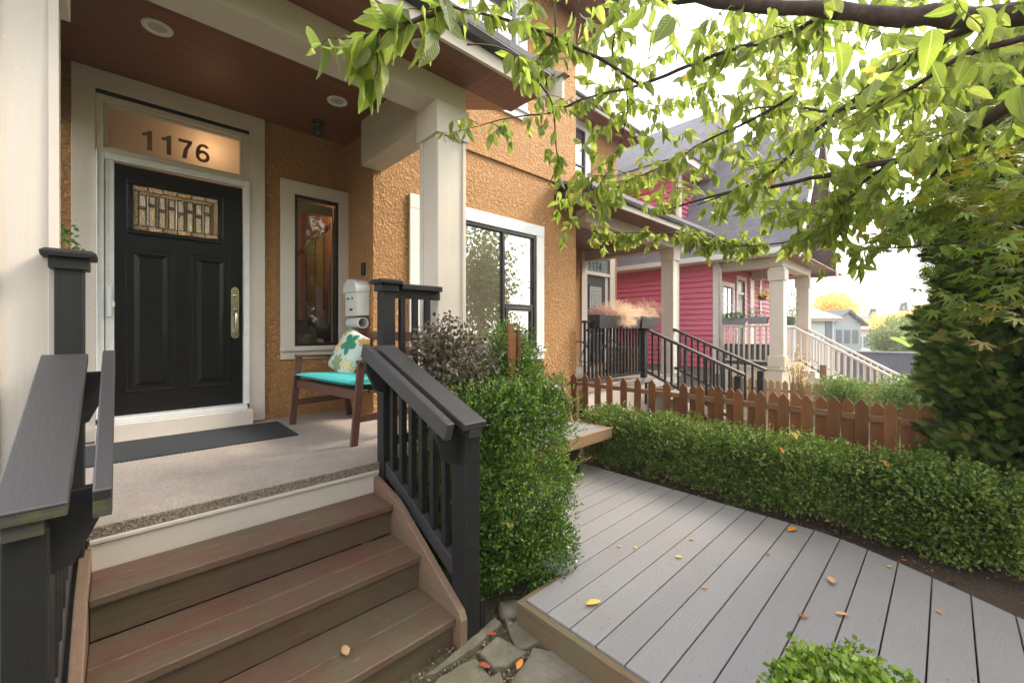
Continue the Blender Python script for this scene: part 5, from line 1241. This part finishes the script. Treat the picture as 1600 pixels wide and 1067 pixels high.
# ------------------------------------------------------------------ cedar
CD = thing('cedar_tree', 'big dense dark green cedar filling the right side beyond the deck', 'tree', (4.6, -.55, 0))
MB().tube([(4.87,-.8,-.1),(4.87,-.8,1.5),(4.88,-.78,3.2)], [.10,.075,.03], 10).build('trunk', M['bark'], CD, smooth=True)
blob_foliage('crown', (4.80,-.70,1.0), (.50,.50,1.0), 9000, .10, M['cedar_leaf'], CD, amp=.1, shell=.6, tint0=-.3)
blob_foliage('crown', (4.80,-.70,2.5), (.50,.50,1.2), 9000, .10, M['cedar_leaf'], CD, amp=.1, shell=.6, tint0=-.3)
n = 34000
zz = RNG.uniform(.03, 3.6, n); th = RNG.uniform(0, 2*math.pi, n)
prof = np.interp(zz, [.1, .4, .9, 1.5, 1.85, 2.2, 2.8, 3.6], [.70, .76, .77, .78, .76, .76, .72, .45])
u = np.column_stack([np.cos(th), np.sin(th), np.zeros(n)])
pp = np.column_stack([4.80+u[:, 0]*prof, -.70+u[:, 1]*prof, zz]); lm = lump(pp, 4.5, 1)+.7*lump(pp, 10, 3)
rr = (1-.45*RNG.random(n)**1.6)+.20*lm
pp[:, 0] = 4.80+u[:, 0]*prof*rr; pp[:, 1] = -.70+u[:, 1]*prof*rr
dd = u+rdir(n)*.55+np.array((0, 0, .25)); nn = np.cross(u, (0, 0, 1))+rdir(n)*.5
keep = lm > -.85
leaves('crown', pp[keep], dd[keep], nn[keep], RNG.uniform(.07, .13, n)[keep], RNG.uniform(.045, .08, n)[keep], T_SPRAY, M['cedar_leaf'], CD, np.clip(.42+.28*lm+RNG.normal(size=n)*.32, 0, 1)[keep])
# ------------------------------------------------------------------ cherry tree
CT = thing('cherry_tree', 'cherry tree whose leafy branches hang across the top of the picture', 'tree', (2.6, -1.9, 0))
BR = MB(); TW = MB(); LP = []; LD = []; LN = []; LL = []
def P3(px, py, d): return at(px, py, depth=d)
brs = {
 'a': ([(1900,60,1.35),(1700,28,1.45),(1600,20,1.5),(1450,30,1.6),(1300,18,1.75),(1150,6,1.9),(1030,-10,2.05),(900,-60,2.3)], .046, .020),
 'b': ([(1800,60,1.2),(1680,100,1.3),(1600,148,1.4),(1500,215,1.65),(1430,243,1.85),(1340,262,2.15),(1240,285,2.55),(1130,302,2.9),(1040,330,3.2)], .030, .006),
 'c': ([(1560,25,1.55),(1480,60,1.65),(1400,105,1.8),(1330,160,2.0),(1250,225,2.2),(1190,280,2.5),(1090,320,2.9)], .020, .004),
 'd': ([(1300,10,1.8),(1240,50,1.95),(1150,76,2.15),(1080,102,2.25),(1000,133,2.35),(920,152,2.5),(862,176,2.6),(800,184,2.65),(735,200,2.7)], .014, .0025),
 'e': ([(650,-30,1.7),(700,8,1.75),(780,28,1.8),(830,45,1.85),(866,58,1.9),(905,78,2.0),(945,96,2.1),(1000,133,2.35)], .005, .010),
 'f': ([(870,-40,1.85),(867,10,1.88),(866,58,1.9),(845,90,1.95),(828,110,2.0),(850,140,2.1),(865,170,2.25),(869,235,2.4),(874,255,2.5),(857,290,2.6)], .006, .003),
 'g': ([(780,-60,1.05),(700,-20,1.0),(690,12,.98),(655,30,.95),(610,44,.92),(567,58,.90)], .010, .003),
 'h': ([(1240,150,2.3),(1170,190,2.5),(1100,222,2.7),(1040,258,2.85),(970,290,3.0),(905,340,3.2)], .009, .003),
 'i': ([(1400,250,2.0),(1330,300,2.3),(1315,340,2.55),(1262,370,2.9),(1180,384,3.2),(1120,376,3.4),(1060,366,3.6),(990,364,3.8),(922,366,4.0)], .010, .003),
 'j': ([(1600,60,1.3),(1500,90,1.5),(1400,150,1.8),(1300,175,2.1),(1230,165,2.4),(1150,175,2.6)], .012, .004),
 'k': ([(960,-30,2.2),(962,40,2.25),(958,90,2.3),(980,150,2.45),(975,200,2.6),(960,250,2.8),(930,300,3.0)], .006, .003),
 'l': ([(1500,215,1.65),(1440,300,1.9),(1400,360,2.2),(1330,390,2.6)], .009, .003),
 'm': ([(730,70,1.3),(770,72,1.35),(820,95,1.45),(832,130,1.55)], .003, .002),
}
tr_base = Vector((2.75, -2.1, -.1)); 
BR.tube([tr_base, (2.75,-2.05,.8), (2.65,-1.95,1.6), (2.5,-1.7,2.2), P3(1900,60,1.35)], [.13,.105,.09,.075,.05], 12)
BR.tube([(2.5,-1.7,2.2), (2.9,-1.9,2.9), (3.3,-2.6,3.7)], [.06,.05,.02], 8); BR.tube([(2.62,-1.9,1.7), (2.2,-2.4,2.6), (1.6,-3.2,3.4)], [.06,.045,.02], 8)
BR.tube([(2.45,-1.6,2.0), (2.2,-1.3,2.0), P3(1800,60,1.2)], [.05,.04,.03], 8)
def hang(p, d0, s_=1.0, size=.105):
    """one hanging leaf at p"""
    d = Vector(d0)*.55+Vector((random.gauss(0,.35), random.gauss(0,.35), -.95-.3*random.random()))
    if random.random() < .22: d = Vector(d0)+Vector((random.gauss(0,.6), random.gauss(0,.6), random.gauss(-.1,.4)))
    LP.append(p); LD.append(d); LN.append((random.gauss(0,1), random.gauss(0,1), random.gauss(.2,.5))); LL.append(size*random.uniform(.6,1.15)*s_)
def twig(p, d, ln, nleaf, size=.105, th=.0028, droop=.55):
    p = Vector(p); d = Vector(d).normalized(); pts = [p.copy()]; seg = 5
    for i in range(seg):
        d = (d+Vector((random.gauss(0,.18), random.gauss(0,.18), random.gauss(-.07*droop*2,.12)))).normalized(); p = p+d*ln/seg; pts.append(p.copy())
    TW.tube(pts, [th*(1-.6*i/seg) for i in range(seg+1)], 5, False)
    nleaf = int(nleaf*1.3+.5)
    for i in range(nleaf):
        t = (i+.5+random.uniform(-.3,.3))/nleaf*seg; k = min(int(t), seg-1); q = pts[k].lerp(pts[k+1], t-k)
        hang(q, (random.gauss(0,.6), random.gauss(0,.6), 0), size=size)
    for _ in range(2): hang(pts[-1], d, size=size)
for key, (pl_, r0, r1) in brs.items():
    pts = [P3(*q) for q in pl_]; n_ = len(pts)
    # round the polyline off a little
    sm = []
    for i in range(n_-1):
        for t in (0, .25, .5, .75):
            a = pts[max(i-1,0)]; b_ = pts[i]; c = pts[i+1]; e = pts[min(i+2,n_-1)]
            sm.append(.5*((2*b_)+(c-a)*t+(2*a-5*b_+4*c-e)*t*t+(3*b_-a-3*c+e)*t**3)+Vector((random.gauss(0,1),random.gauss(0,1),random.gauss(0,1)))*r0*.12)
    sm.append(pts[-1]); N_ = len(sm)
    rad_ = [(r0+(r1-r0)*i/(N_-1))*random.uniform(.9,1.12) for i in range(N_)]
    (BR if r0 > .008 else TW).tube(sm, rad_, 9 if r0 > .015 else 6)
    ln = sum((sm[i+1]-sm[i]).length for i in range(N_-1)); dens = {'a': 5.5, 'b': 11, 'c': 8, 'd': 13, 'e': 9, 'f': 9, 'g': 25, 'h': 13, 'i': 34, 'j': 12, 'k': 13, 'l': 14, 'm': 9}[key]
    for _ in range(int(ln*dens)):
        t = random.random()**.85*(N_-1.001); k = int(t); q = sm[k].lerp(sm[k+1], t-k); dr = (sm[k+1]-sm[k]).normalized()
        if key == 'g':
            if random.random() < .85: hang(q, dr*random.uniform(.3, 2.2)+Vector((-.25,.2,.2)), size=.125)
            if random.random() < .35: twig(q, dr+Vector((random.gauss(0,.5), random.gauss(0,.5), -.1)), .10, 3, .115, .002)
            continue
        if key in 'efm':
            for _k in range(random.choice((1,2,3,4))): hang(q, dr, size=.10)
            if random.random() < .3: twig(q, dr+Vector((random.gauss(0,.7), random.gauss(0,.7), random.gauss(0,.4))), .14, 5, .08, .002)
            continue
        dd_ = dr*.5+Vector((random.gauss(0,.7), random.gauss(0,.7), random.gauss(-.05,.35)))
        twig(q, dd_, random.uniform(.08,.20) if key == 'i' else random.uniform(.12,.34), random.randint(4,9), .10 if key != 'i' else .092)
# leaf masses further out in the crown (ellipses: centre in view, size in m)
zones = [(780,10,2.0,.22,.08,4),(900,120,2.7,.2,.15,5),(960,60,2.4,.20,.25,6),(1330,105,2.7,.75,.32,34),(1180,115,3.3,.70,.36,20),(1500,120,2.6,.55,.32,30),(1060,190,3.4,.40,.3,8),(1170,275,3.4,.55,.10,13),(1290,318,2.7,.40,.12,20),
         (1410,180,2.8,.60,.28,28),(1360,30,3.4,1.1,.4,30),(1520,50,3.0,.8,.5,26),(1400,305,2.5,.35,.12,15),(930,40,2.6,.25,.18,8),(1110,40,3.0,.5,.28,15),(905,255,3.1,.18,.20,8),(1000,305,3.5,.40,.10,8),(1250,215,3.7,.5,.2,10),(1210,60,2.4,.4,.25,10)]
for px, py, d, rx, rz_, k in zones:
    c = P3(px, py, d)
    for _ in range(k):
        p = c+Vector((random.gauss(0,rx*.55), random.gauss(0,rx*.55), random.gauss(0,rz_*.55)))
        dq = (p.x*FW[0]+p.y*FW[1])
        if dq < 1.3 or p.y > 3.3: continue
        twig(p, (random.gauss(0,1), random.gauss(0,1), random.gauss(-.1,.3)), random.uniform(.2,.42), random.randint(5,9), .115)
for px, py, d in ((1375,125,1.15),(1300,110,1.3),(1480,60,1.1),(1560,20,1.0),(1240,80,1.5),(1340,210,1.5),(1500,95,1.2),(1200,45,1.4),(1010,10,1.3),(1045,25,1.2),(1300,60,1.2),(1440,180,1.35),(1570,110,1.1),(1170,120,1.6),(1280,235,1.9),(1400,245,1.6)):
    for _ in range(2):
        q = P3(px+random.gauss(0,18), py+random.gauss(0,14), d*random.uniform(.95,1.1)); hang(q, (random.gauss(0,.5), random.gauss(0,.5), 0), size=.12)
# crown behind the photographer's right, seen only mirrored in the window
for _ in range(260):
    p = Vector((random.uniform(.8,4.6), random.uniform(-3.8,-1.6), random.uniform(2.2,4.2)))
    twig(p, rdir(1)[0], .35, 7, .11)
BR.build('branch', M['bark'], CT, smooth=True); tg_ = TW.build('twigs', M['twig'], CT, smooth=True); tg_['kind'] = 'stuff'
nL = len(LP); tnt = RNG.random(nL)**1.1*.9
yl = RNG.random(nL); dd0 = np.array([p[0]*FW[0]+p[1]*FW[1] for p in LP]); tnt = np.where((yl > .965) & (dd0 > 2.3), .93+.07*RNG.random(nL), np.minimum(tnt, .88))
LP = np.array([tuple(p) for p in LP]); LD = np.array([tuple(p) for p in LD]); LN = np.array(LN); LL = np.array(LL)
print('cherry leaves', nL)
LL = LL*.9
leaves('crown', LP, LD, LN, LL, LL*.50, T_FINE, M['cherry_leaf'], CT, tnt, smooth=True)
# ------------------------------------------------------------------ maple
MT = thing('maple_tree', 'maple with green, orange and rusty pointed leaves at the right edge', 'tree', (3.3, -1.5, 0))
m = MB(); LP = []; LD = []; LN = []; LL = []
m.tube([(3.5,-1.9,-.1),(3.45,-1.75,1.0),(3.3,-1.5,1.9)], [.05,.04,.025], 8)
mb_ = [[(1750,330,1.7),(1600,300,1.8),(1480,285,1.9),(1400,330,2.0)], [(1760,420,1.6),(1620,400,1.7),(1530,420,1.8)], [(1760,240,1.8),(1620,230,1.9),(1520,260,2.0)],[(1700,360,1.7),(1560,372,1.75),(1450,385,1.85),(1370,388,1.95)]]
for q in mb_:
    pts = [Vector((3.3,-1.5,1.9))]+[P3(*a) for a in q]; m.tube(pts, [.018]+[.008-.0015*i for i in range(len(q))], 6)
m.build('branch', M['bark'], MT, smooth=True)
mz = [(1560,260,1.7,.24,.12,190),(1600,320,1.6,.28,.12,220),(1500,330,1.7,.20,.08,120),(1580,410,1.55,.20,.09,90),(1430,330,1.8,.12,.05,36),(1530,480,1.7,.14,.08,70),(1400,378,2.0,.12,.025,12),(1590,210,2.0,.2,.1,120)]
for px, py, d, rx, rz_, k in mz:
    c = P3(px, py, d)
    for _ in range(k):
        LP.append(c+Vector((random.gauss(0,rx*.6), random.gauss(0,rx*.6), random.gauss(0,rz_*.7)))); LD.append((random.gauss(-.5,.6), random.gauss(.5,.6), random.gauss(-.35,.3))); LN.append((random.gauss(0,.35), random.gauss(0,.35), 1)); LL.append(random.uniform(.035,.065))
LP = np.array([tuple(p) for p in LP]); LD = np.array(LD); LN = np.array(LN); LL = np.array(LL)
leaves('crown', LP, LD, LN, LL, LL, T_PALM, M['maple_leaf'], MT, np.clip(.24+.38*lump(LP, 6, 2)+RNG.random(len(LL))*.36, 0, 1))

# ------------------------------------------------------------------ fallen leaves
M['leaf_orange'] = leaf_mat('fallen_orange', [(0, (.60,.20,.05)), (1, (.75,.34,.07))], .1, .6, .2); M['leaf_yellow'] = leaf_mat('fallen_yellow', [(0, (.72,.42,.06)), (1, (.80,.55,.15))], .1, .6, .2)
M['leaf_red'] = leaf_mat('fallen_red', [(0, (.32,.07,.035)), (1, (.45,.12,.06))], .1, .6, .2); M['leaf_tan'] = leaf_mat('fallen_tan', [(0, (.48,.25,.11)), (1, (.66,.44,.25))], .1, .6, .2)
fl = [(927,944,.142,'y',.085,'large golden fallen leaf near the front corner of the deck'),(968,854,.142,'t',.03,'small curled pinkish leaf on the deck behind the box shrub'),(993,856,.142,'y',.03,'tiny yellow leaf on the deck beside the curled pinkish one'),
 (1061,871,.142,'y',.045,'slim pale yellow leaf in the middle of the deck'),(1081,843,.142,'o',.038,'thin orange leaf on the deck, farthest in among the middle ones'),(1101,919,.142,'o',.035,'small rust leaf across a deck joint below the slim yellow one'),
 (1238,829,.142,'o',.09,'large curled rust and yellow leaf on the deck edge at the hedge'),(1200,867,.142,'r',.03,'tiny red leaf on the deck below the large curled one'),(1299,909,.142,'t',.08,'long rolled tan leaf on the deck below the hedge'),
 (1316,961,.142,'t',.06,'rolled tan leaf on the deck just above the small boxwood'),(1255,965,.142,'r',.045,'crumpled red-brown leaf on a deck joint left of the small boxwood'),(1390,886,.142,'y',.035,'small pale yellow leaf on the deck at the right'),
 (1413,876,.142,'r',.035,'small crimson leaf on a deck joint by the soil bed'),(1467,957,.142,'o',.035,'small orange leaf on a joint at the right end of the deck'),(540,1020,.131,'t',.075,'curled tan leaf lying on the lowest stair tread'),
 (697,1041,.02,'r',.0,'') ,(757,1042,.012,'r',.06,'rust leaf in the gap left of the small flagstone'),(812,1040,.012,'o',.06,'orange-red leaf in the gap by the large flagstone'),(768,992,.012,'r',.05,'dark red leaf against the kerb-like flagstone'),(797,975,.03,'t',.02,'tiny pale leaf on the triangular flagstone')]
cm = {'y': 'leaf_yellow', 't': 'leaf_tan', 'o': 'leaf_orange', 'r': 'leaf_red'}
for px, py, z, k, s_, lab in fl:
    if not s_: continue
    p = at(px, py, z=z); a = random.uniform(0, 6.28); nseg = 7; vs = []; cu_l = random.uniform(.25, .6)
    for i in range(nseg+1):
        t = i/nseg; wd = math.sin(math.pi*min(1, t*.93+.04))**.8*.24*s_; lift = cu_l*s_*(t-.45)**2+.002
        for j in (-1, 0, 1):
            x, y = (t-.5)*s_, j*wd; vs.append((p.x+x*math.cos(a)-y*math.sin(a), p.y+x*math.sin(a)+y*math.cos(a), z+lift+abs(j)*wd*.7))
    fs = [(i*3+j, i*3+j+1, (i+1)*3+j+1, (i+1)*3+j) for i in range(nseg) for j in (0, 1)]
    o = MB().add(vs, fs).build('fallen_leaf', M[cm[k]], None, smooth=True); so = o.modifiers.new('s', 'SOLIDIFY'); so.thickness = .0008
    at_ = o.data.attributes.new('tint', 'FLOAT', 'POINT'); at_.data.foreach_set('value', np.clip(.5+.5*lump(np.array(vs), 60), 0, 1).astype(np.float32))
    tag(o, lab, 'fallen leaf', 'fallen leaves')
for (p, k, s_, lab) in ((at(1245,686,z=.735), 'y',.07,'yellow leaf lying on top of the low hedge'),(at(1224,708,x=3.635),'o',.05,'orange leaf caught in the front of the low hedge'),(at(1388,730,x=3.64),'o',.055,'rusty leaf caught near the right end of the low hedge'),(at(797,828,y=1.665),'t',.05,'dry orange leaf caught in the front of the tall box shrub')):
    r = (p-Vector((0,0,EYE))).normalized()
    o = leaves('fallen_leaf', np.array([tuple(p), tuple(p+Vector((.012,.0,.01)))]), np.array([(.7,.3,.5),(-.5,.5,.6)]), np.array([tuple(-r), tuple(-r+Vector((.2,0,.3)))]), s_, s_*.4, T_LEAF, M[cm[k]], None); tag(o, lab, 'fallen leaf', 'fallen leaves')

ST = thing('reflection_tree', 'tree seen only as a reflection in the large front window', 'tree', (8.4, -3.4, 0))
MB().tube([(8.8,-2.8,-.1),(8.75,-2.8,1.4),(8.7,-2.7,3.4)], [.09,.07,.03], 8).build('trunk', M['bark'], ST, smooth=True)
blob_foliage('crown', (8.7,-2.7,3.1), (1.25,1.1,2.1), 11000, .15, M['maple_leaf'], ST, amp=.45, shell=.95, bumpf=5, droop=.6, wide=.42)
for i, (x, y, r_) in enumerate(((-11,-13,3.6),(-4,-15,4.0),(3.5,-14,3.8),(11,-15,4.2))):  # unseen trees added behind the camera to darken door and window reflections
    t = thing('reflection_tree', ('large unseen tree added across the street for reflections, far left behind the viewer', 'large unseen tree added across the street for reflections, facing the black door', 'large unseen tree added across the street for reflections, facing the deck', 'large unseen tree added across the street for reflections, toward the pink house')[i], 'tree', (x, y, 0))
    MB().tube([(x, y, -.1), (x, y, 3.5)], [.22, .14], 8).build('trunk', M['bark'], t); blob_foliage('crown', (x, y, 4.6), (r_, r_, 4.2), 7000, .42, M['box_leaf'], t, amp=.25, shell=.6, seed=i)
n = 420; q = RNG.random(n); cp = np.column_stack([RNG.uniform(1.6, 3.5, n), RNG.uniform(-.5, 2.5, n), np.full(n, .1415)]); k = RNG.random(n) < .35
cp[k, 1] = 1.382+.147*np.round((cp[k, 1]-1.382)/.147); cp[k, 2] = .136
sp = np.column_stack([RNG.uniform(-.05, 1.18, 130), RNG.uniform(1.7, 2.58, 130), np.zeros(130)]); sp[:, 2] = np.where(sp[:, 1] > 2.34, .4955, np.where(sp[:, 1] > 2.02, .3115, .1315))
cp = np.vstack([cp, sp]); n = len(cp)
o = leaves('seed_litter', cp, rdir(n)*(1, 1, .05), rdir(n)*.15+np.array((0, 0, 1)), RNG.uniform(.004, .011, n), RNG.uniform(.003, .006, n), T_SMALL, M['chip'], None)
tag(o, 'tiny seeds and crumbs of debris scattered over the deck boards and stair treads', 'litter', kind='stuff')
# ------------------------------------------------------------------ far background
DG = thing('board_fence', 'long dark blue-grey board fence with a pale cap beyond the cream stairs', 'fence', (20, 2, -1))
a = at(1305, 547, depth=19.0); b_ = at(1436, 550, depth=15.5)
d_ = (Vector((b_.x, b_.y, 0))-Vector((a.x, a.y, 0))); n_ = 26
M['bluegrey'] = painted('bluegrey_boards', (.115, .125, .155), 'z', rough=.7)
m = MB()
for i in range(n_):
    p = Vector((a.x, a.y, 0))+d_*(i/n_); q = Vector((a.x, a.y, 0))+d_*((i+.94)/n_); zt = a.z+(b_.z-a.z)*i/n_
    nn_ = Vector((-d_.y, d_.x, 0)).normalized()*(.02 if i % 2 else .045)
    m.hexa([(p.x,p.y,-1.9),(q.x,q.y,-1.9),(q.x+nn_.x,q.y+nn_.y,-1.9),(p.x+nn_.x,p.y+nn_.y,-1.9),(p.x,p.y,zt-.06),(q.x,q.y,zt-.06),(q.x+nn_.x,q.y+nn_.y,zt-.06),(p.x+nn_.x,p.y+nn_.y,zt-.06)])
m.build('boards', M['bluegrey'], DG)
MB().beam((a.x,a.y,a.z-.03), (b_.x,b_.y,b_.z-.03), .14, .055).build('cap', M['planter_grey'], DG)
BF = thing('board_fence', 'brown board fence between the blue-grey fence and the cedar', 'fence', (15, 0, -1))
a2 = at(1432, 563, depth=13.5); b2 = at(1500, 566, depth=12); d2 = Vector((b2.x-a2.x, b2.y-a2.y, 0)); m = MB()
for i in range(14):
    p = Vector((a2.x, a2.y, 0))+d2*(i/14); q = p+d2*(.9/14); m.hexa([(p.x,p.y,-1.5),(q.x,q.y,-1.5),(q.x+.02,q.y+.03,-1.5),(p.x+.02,p.y+.03,-1.5),(p.x,p.y,a2.z),(q.x,q.y,a2.z),(q.x+.02,q.y+.03,a2.z),(p.x+.02,p.y+.03,a2.z)])
m.build('boards', M['fence'], BF)
M['fw'] = plain('far_white_siding', (.62, .66, .67), .7); M['fg'] = plain('far_grey_siding', (.40, .44, .47), .7); M['fr'] = plain('far_red_trim', (.50, .12, .08), .7); M['dkw'] = plain('far_window', (.16, .18, .19), .3)
def far_house(label, pxl, pxr, pye, pyr, depth, wm, rm, length, wins=(), roofdir='x'):
    a = at(pxl, pye, depth=depth); b_ = at(pxr, pye, depth=depth); hh = at(pxl, pyr, depth=depth).z
    t = thing('house', label, 'house', (a.x, a.y, -4), 'houses down the street')
    w_ = (b_-a).length; ex_ = (b_-a).normalized(); ey_ = Vector((FW[0], FW[1], 0)); zt = a.z
    def Q(u, v, z): p = Vector((a.x, a.y, 0))+ex_*u+ey_*v; return (p.x, p.y, z)
    m = MB(); m.hexa([Q(0,0,-5),Q(w_,0,-5),Q(w_,length,-5),Q(0,length,-5),Q(0,0,zt),Q(w_,0,zt),Q(w_,length,zt),Q(0,length,zt)])
    if roofdir == 'gable': m.add([Q(0,.01,zt),Q(w_,.01,zt),Q(w_/2,.01,hh-.1)], [(0,1,2)])
    m.build('wall', M[wm], t)
    m = MB(); o = .35
    if roofdir == 'gable':
        for s_ in (0, 1):
            e = -o if s_ == 0 else w_+o; zz_ = zt-.2
            m.hexa([Q(e,-o,zz_),Q(w_/2,-o,hh),Q(w_/2,length+o,hh),Q(e,length+o,zz_),Q(e,-o,zz_+.18),Q(w_/2,-o,hh+.2),Q(w_/2,length+o,hh+.2),Q(e,length+o,zz_+.18)])
    else:
        m.add([Q(-o,-o,zt-.05),Q(w_+o,-o,zt-.05),Q(w_+o,length+o,zt-.05),Q(-o,length+o,zt-.05),Q(-o*.5,length/2,hh),Q(w_+o*.5,length/2,hh)], [(0,1,5,4),(3,4,5,2),(0,4,3),(1,2,5),(0,3,2,1)])
        m.add([Q(-o,-o-.03,zt-.22),Q(w_+o,-o-.03,zt-.22),Q(w_+o,-o-.03,zt-.04),Q(-o,-o-.03,zt-.04)], [(0,1,2,3)])
    m.build('roof', M[rm], t)
    for (u0, u1, z0, z1) in wins:
        wn_ = MB(); H_ = zt-(-5)
        wn_.hexa([Q(w_*u0,-.04,zt-z1),Q(w_*u1,-.04,zt-z1),Q(w_*u1,.02,zt-z1),Q(w_*u0,.02,zt-z1),Q(w_*u0,-.04,zt-z0),Q(w_*u1,-.04,zt-z0),Q(w_*u1,.02,zt-z0),Q(w_*u0,.02,zt-z0)])
        wn_.build('window', M['dkw'], t)
    return t, Q, w_, zt
far_house('white rendered house with brown hipped roof just past the pink porch column', 1240, 1303, 496, 470, 24, 'fw', 'shingle_brown', 6, ((.78, .95, .2, 1.6),))
far_house('pale blue-grey gabled house behind the white house', 1302, 1345, 506, 487, 34, 'fg', 'shingle', 8, ((.1, .3, .5, 1.6), (.4, .6, .5, 1.6), (.7, .9, .5, 1.6)), 'gable')
far_house('small house with red trim between the grey gable and the trees', 1330, 1362, 514, 497, 44, 'fw', 'fr', 8, ((.3, .5, .8, 2.0), (.6, .8, .8, 2.0)))
far_house('distant grey-roofed house half hidden by trees', 1340, 1386, 505, 495, 60, 'fw', 'shingle', 8, ((.3, .5, .5, 1.5), (.6, .8, .5, 1.5)), 'gable')
def far_tree(label, px, py, depth, rx, rz_, mat, n_, leaf, name='deciduous_tree', grp='trees down the street', conic=False, low=True):
    c = at(px, py, depth=depth); t = thing(name, label, 'tree', (c.x, c.y, gz(c.x)), grp)
    MB().tube([(c.x, c.y, gz(c.x)-.2), (c.x, c.y, c.z)], [rx*.09+.05, rx*.05+.02], 7).build('trunk', M['bark'], t)
    if conic:
        q = RNG.random(n_); th = RNG.uniform(0, 6.28, n_); r = rx*(1-q)*(.5+.5*RNG.random(n_)); p = np.column_stack([c.x+r*np.cos(th), c.y+r*np.sin(th), c.z-rz_+2*rz_*q])
        leaves('crown', p, np.column_stack([np.cos(th), np.sin(th), -.3*np.ones(n_)])+rdir(n_)*.4, rdir(n_), leaf, leaf*.5, T_SMALL, M[mat], t)
    else:
        blob_foliage('crown', c, (rx, rx, rz_), n_, leaf, M[mat], t, amp=.28, shell=.7, bumpf=4, seed=px)
        if low: blob_foliage('crown', (c.x, c.y, c.z-rz_*.5), (rx*.8, rx*.8, rz_*.9), n_//2, leaf, M[mat], t, amp=.25, shell=.7, seed=px+3)
far_tree('bright yellow autumn tree rising behind the white house roof', 1303, 482, 40, 2.0, 1.5, 'yellow_leaf', 4000, .26, low=False)
far_tree('broad grey-green tree above the blue-grey fence', 1398, 531, 26, 1.4, .85, 'far_leaf', 3600, .18)
far_tree('rounded green tree beside the cedar, behind the fence', 1425, 522, 30, 1.9, 1.5, 'far_leaf', 3600, .22)
far_tree('yellowish tree top between the distant roofs and the conifers', 1392, 506, 55, 2.8, 1.4, 'yellow_leaf', 2600, .35)
far_tree('yellow-green tree touching the cedar on the skyline', 1445, 505, 50, 3.0, 2.0, 'yellow_leaf', 2600, .35)
far_tree('distant pointed conifer on the skyline, left one', 1364, 508, 75, 1.6, 3.0, 'dark_conifer', 1600, .5, 'conifer', 'conifers on the skyline', True)
far_tree('distant pointed conifer on the skyline beside the yellow trees', 1412, 505, 80, 2.2, 4.0, 'dark_conifer', 1800, .55, 'conifer', 'conifers on the skyline', True)
far_tree('low distant tree row segment behind the red-trimmed house', 1345, 520, 85, 5.0, 2.5, 'far_leaf', 2400, .6)
far_tree('low distant tree at the end of the street behind the conifers', 1440, 515, 95, 8.0, 3.2, 'far_leaf', 2800, .7)
far_tree('low distant tree far behind the cedar', 1560, 515, 90, 12.0, 4, 'far_leaf', 2800, .8)
c = at(1420, 545, depth=14.0); t = thing('banana_plant', 'big bright green banana leaves above the blue-grey fence end', 'plant', (c.x, c.y, -1))
vs = []; fs = []
for (x0, y0, x1, y1, wd) in ((1437,552,1390,527,.13), (1440,552,1406,526,.12), (1442,560,1432,535,.10)):
    p0 = at(x0, y0, depth=14.0); p1 = at(x1, y1, depth=14.3); base = len(vs)
    for i in range(9):
        t_ = i/8; q = p0.lerp(p1, t_)+Vector((0,0,.10*math.sin(math.pi*t_))); w2 = wd*math.sin(math.pi*min(1, .12+.86*t_))**.7
        for j in (-1, 0, 1): vs.append((q.x+j*w2*.4, q.y+j*w2*.5, q.z+j*w2*.9-abs(j)*.02))
    fs += [(base+i*3+j, base+i*3+j+1, base+(i+1)*3+j+1, base+(i+1)*3+j) for i in range(8) for j in (0, 1)]
M['banana'] = leaf_mat('banana_leaf', [(0, (.35,.50,.07)), (1, (.45,.62,.10))], .45, .5, .3)
MB().add(vs, fs).build('leaves', M['banana'], t, smooth=True)
MB().tube([(c.x+.2, c.y-.2, -1.2), tuple(at(1439, 556, depth=14.0))], [.06, .03], 8).build('stem', M['banana'], t)

# ------------------------------------------------------------------ haze
hz = MB().box(-30, 150, -60, 60, -6.0, 12.0).build('haze', M['black'])
m_ = bpy.data.materials.new('haze_air'); m_.use_nodes = True; t_ = m_.node_tree; t_.nodes.clear()
pv = t_.nodes.new('ShaderNodeVolumePrincipled'); pv.inputs['Density'].default_value = .0020; pv.inputs['Color'].default_value = (.97, .96, .94, 1); pv.inputs['Anisotropy'].default_value = .35
ou = t_.nodes.new('ShaderNodeOutputMaterial'); t_.links.new(pv.outputs[0], ou.inputs['Volume'])
hz.data.materials.clear(); hz.data.materials.append(m_); hz['kind'] = 'stuff'; hz['label'] = 'pale bright haze that softens the far houses and trees'; hz['category'] = 'haze'
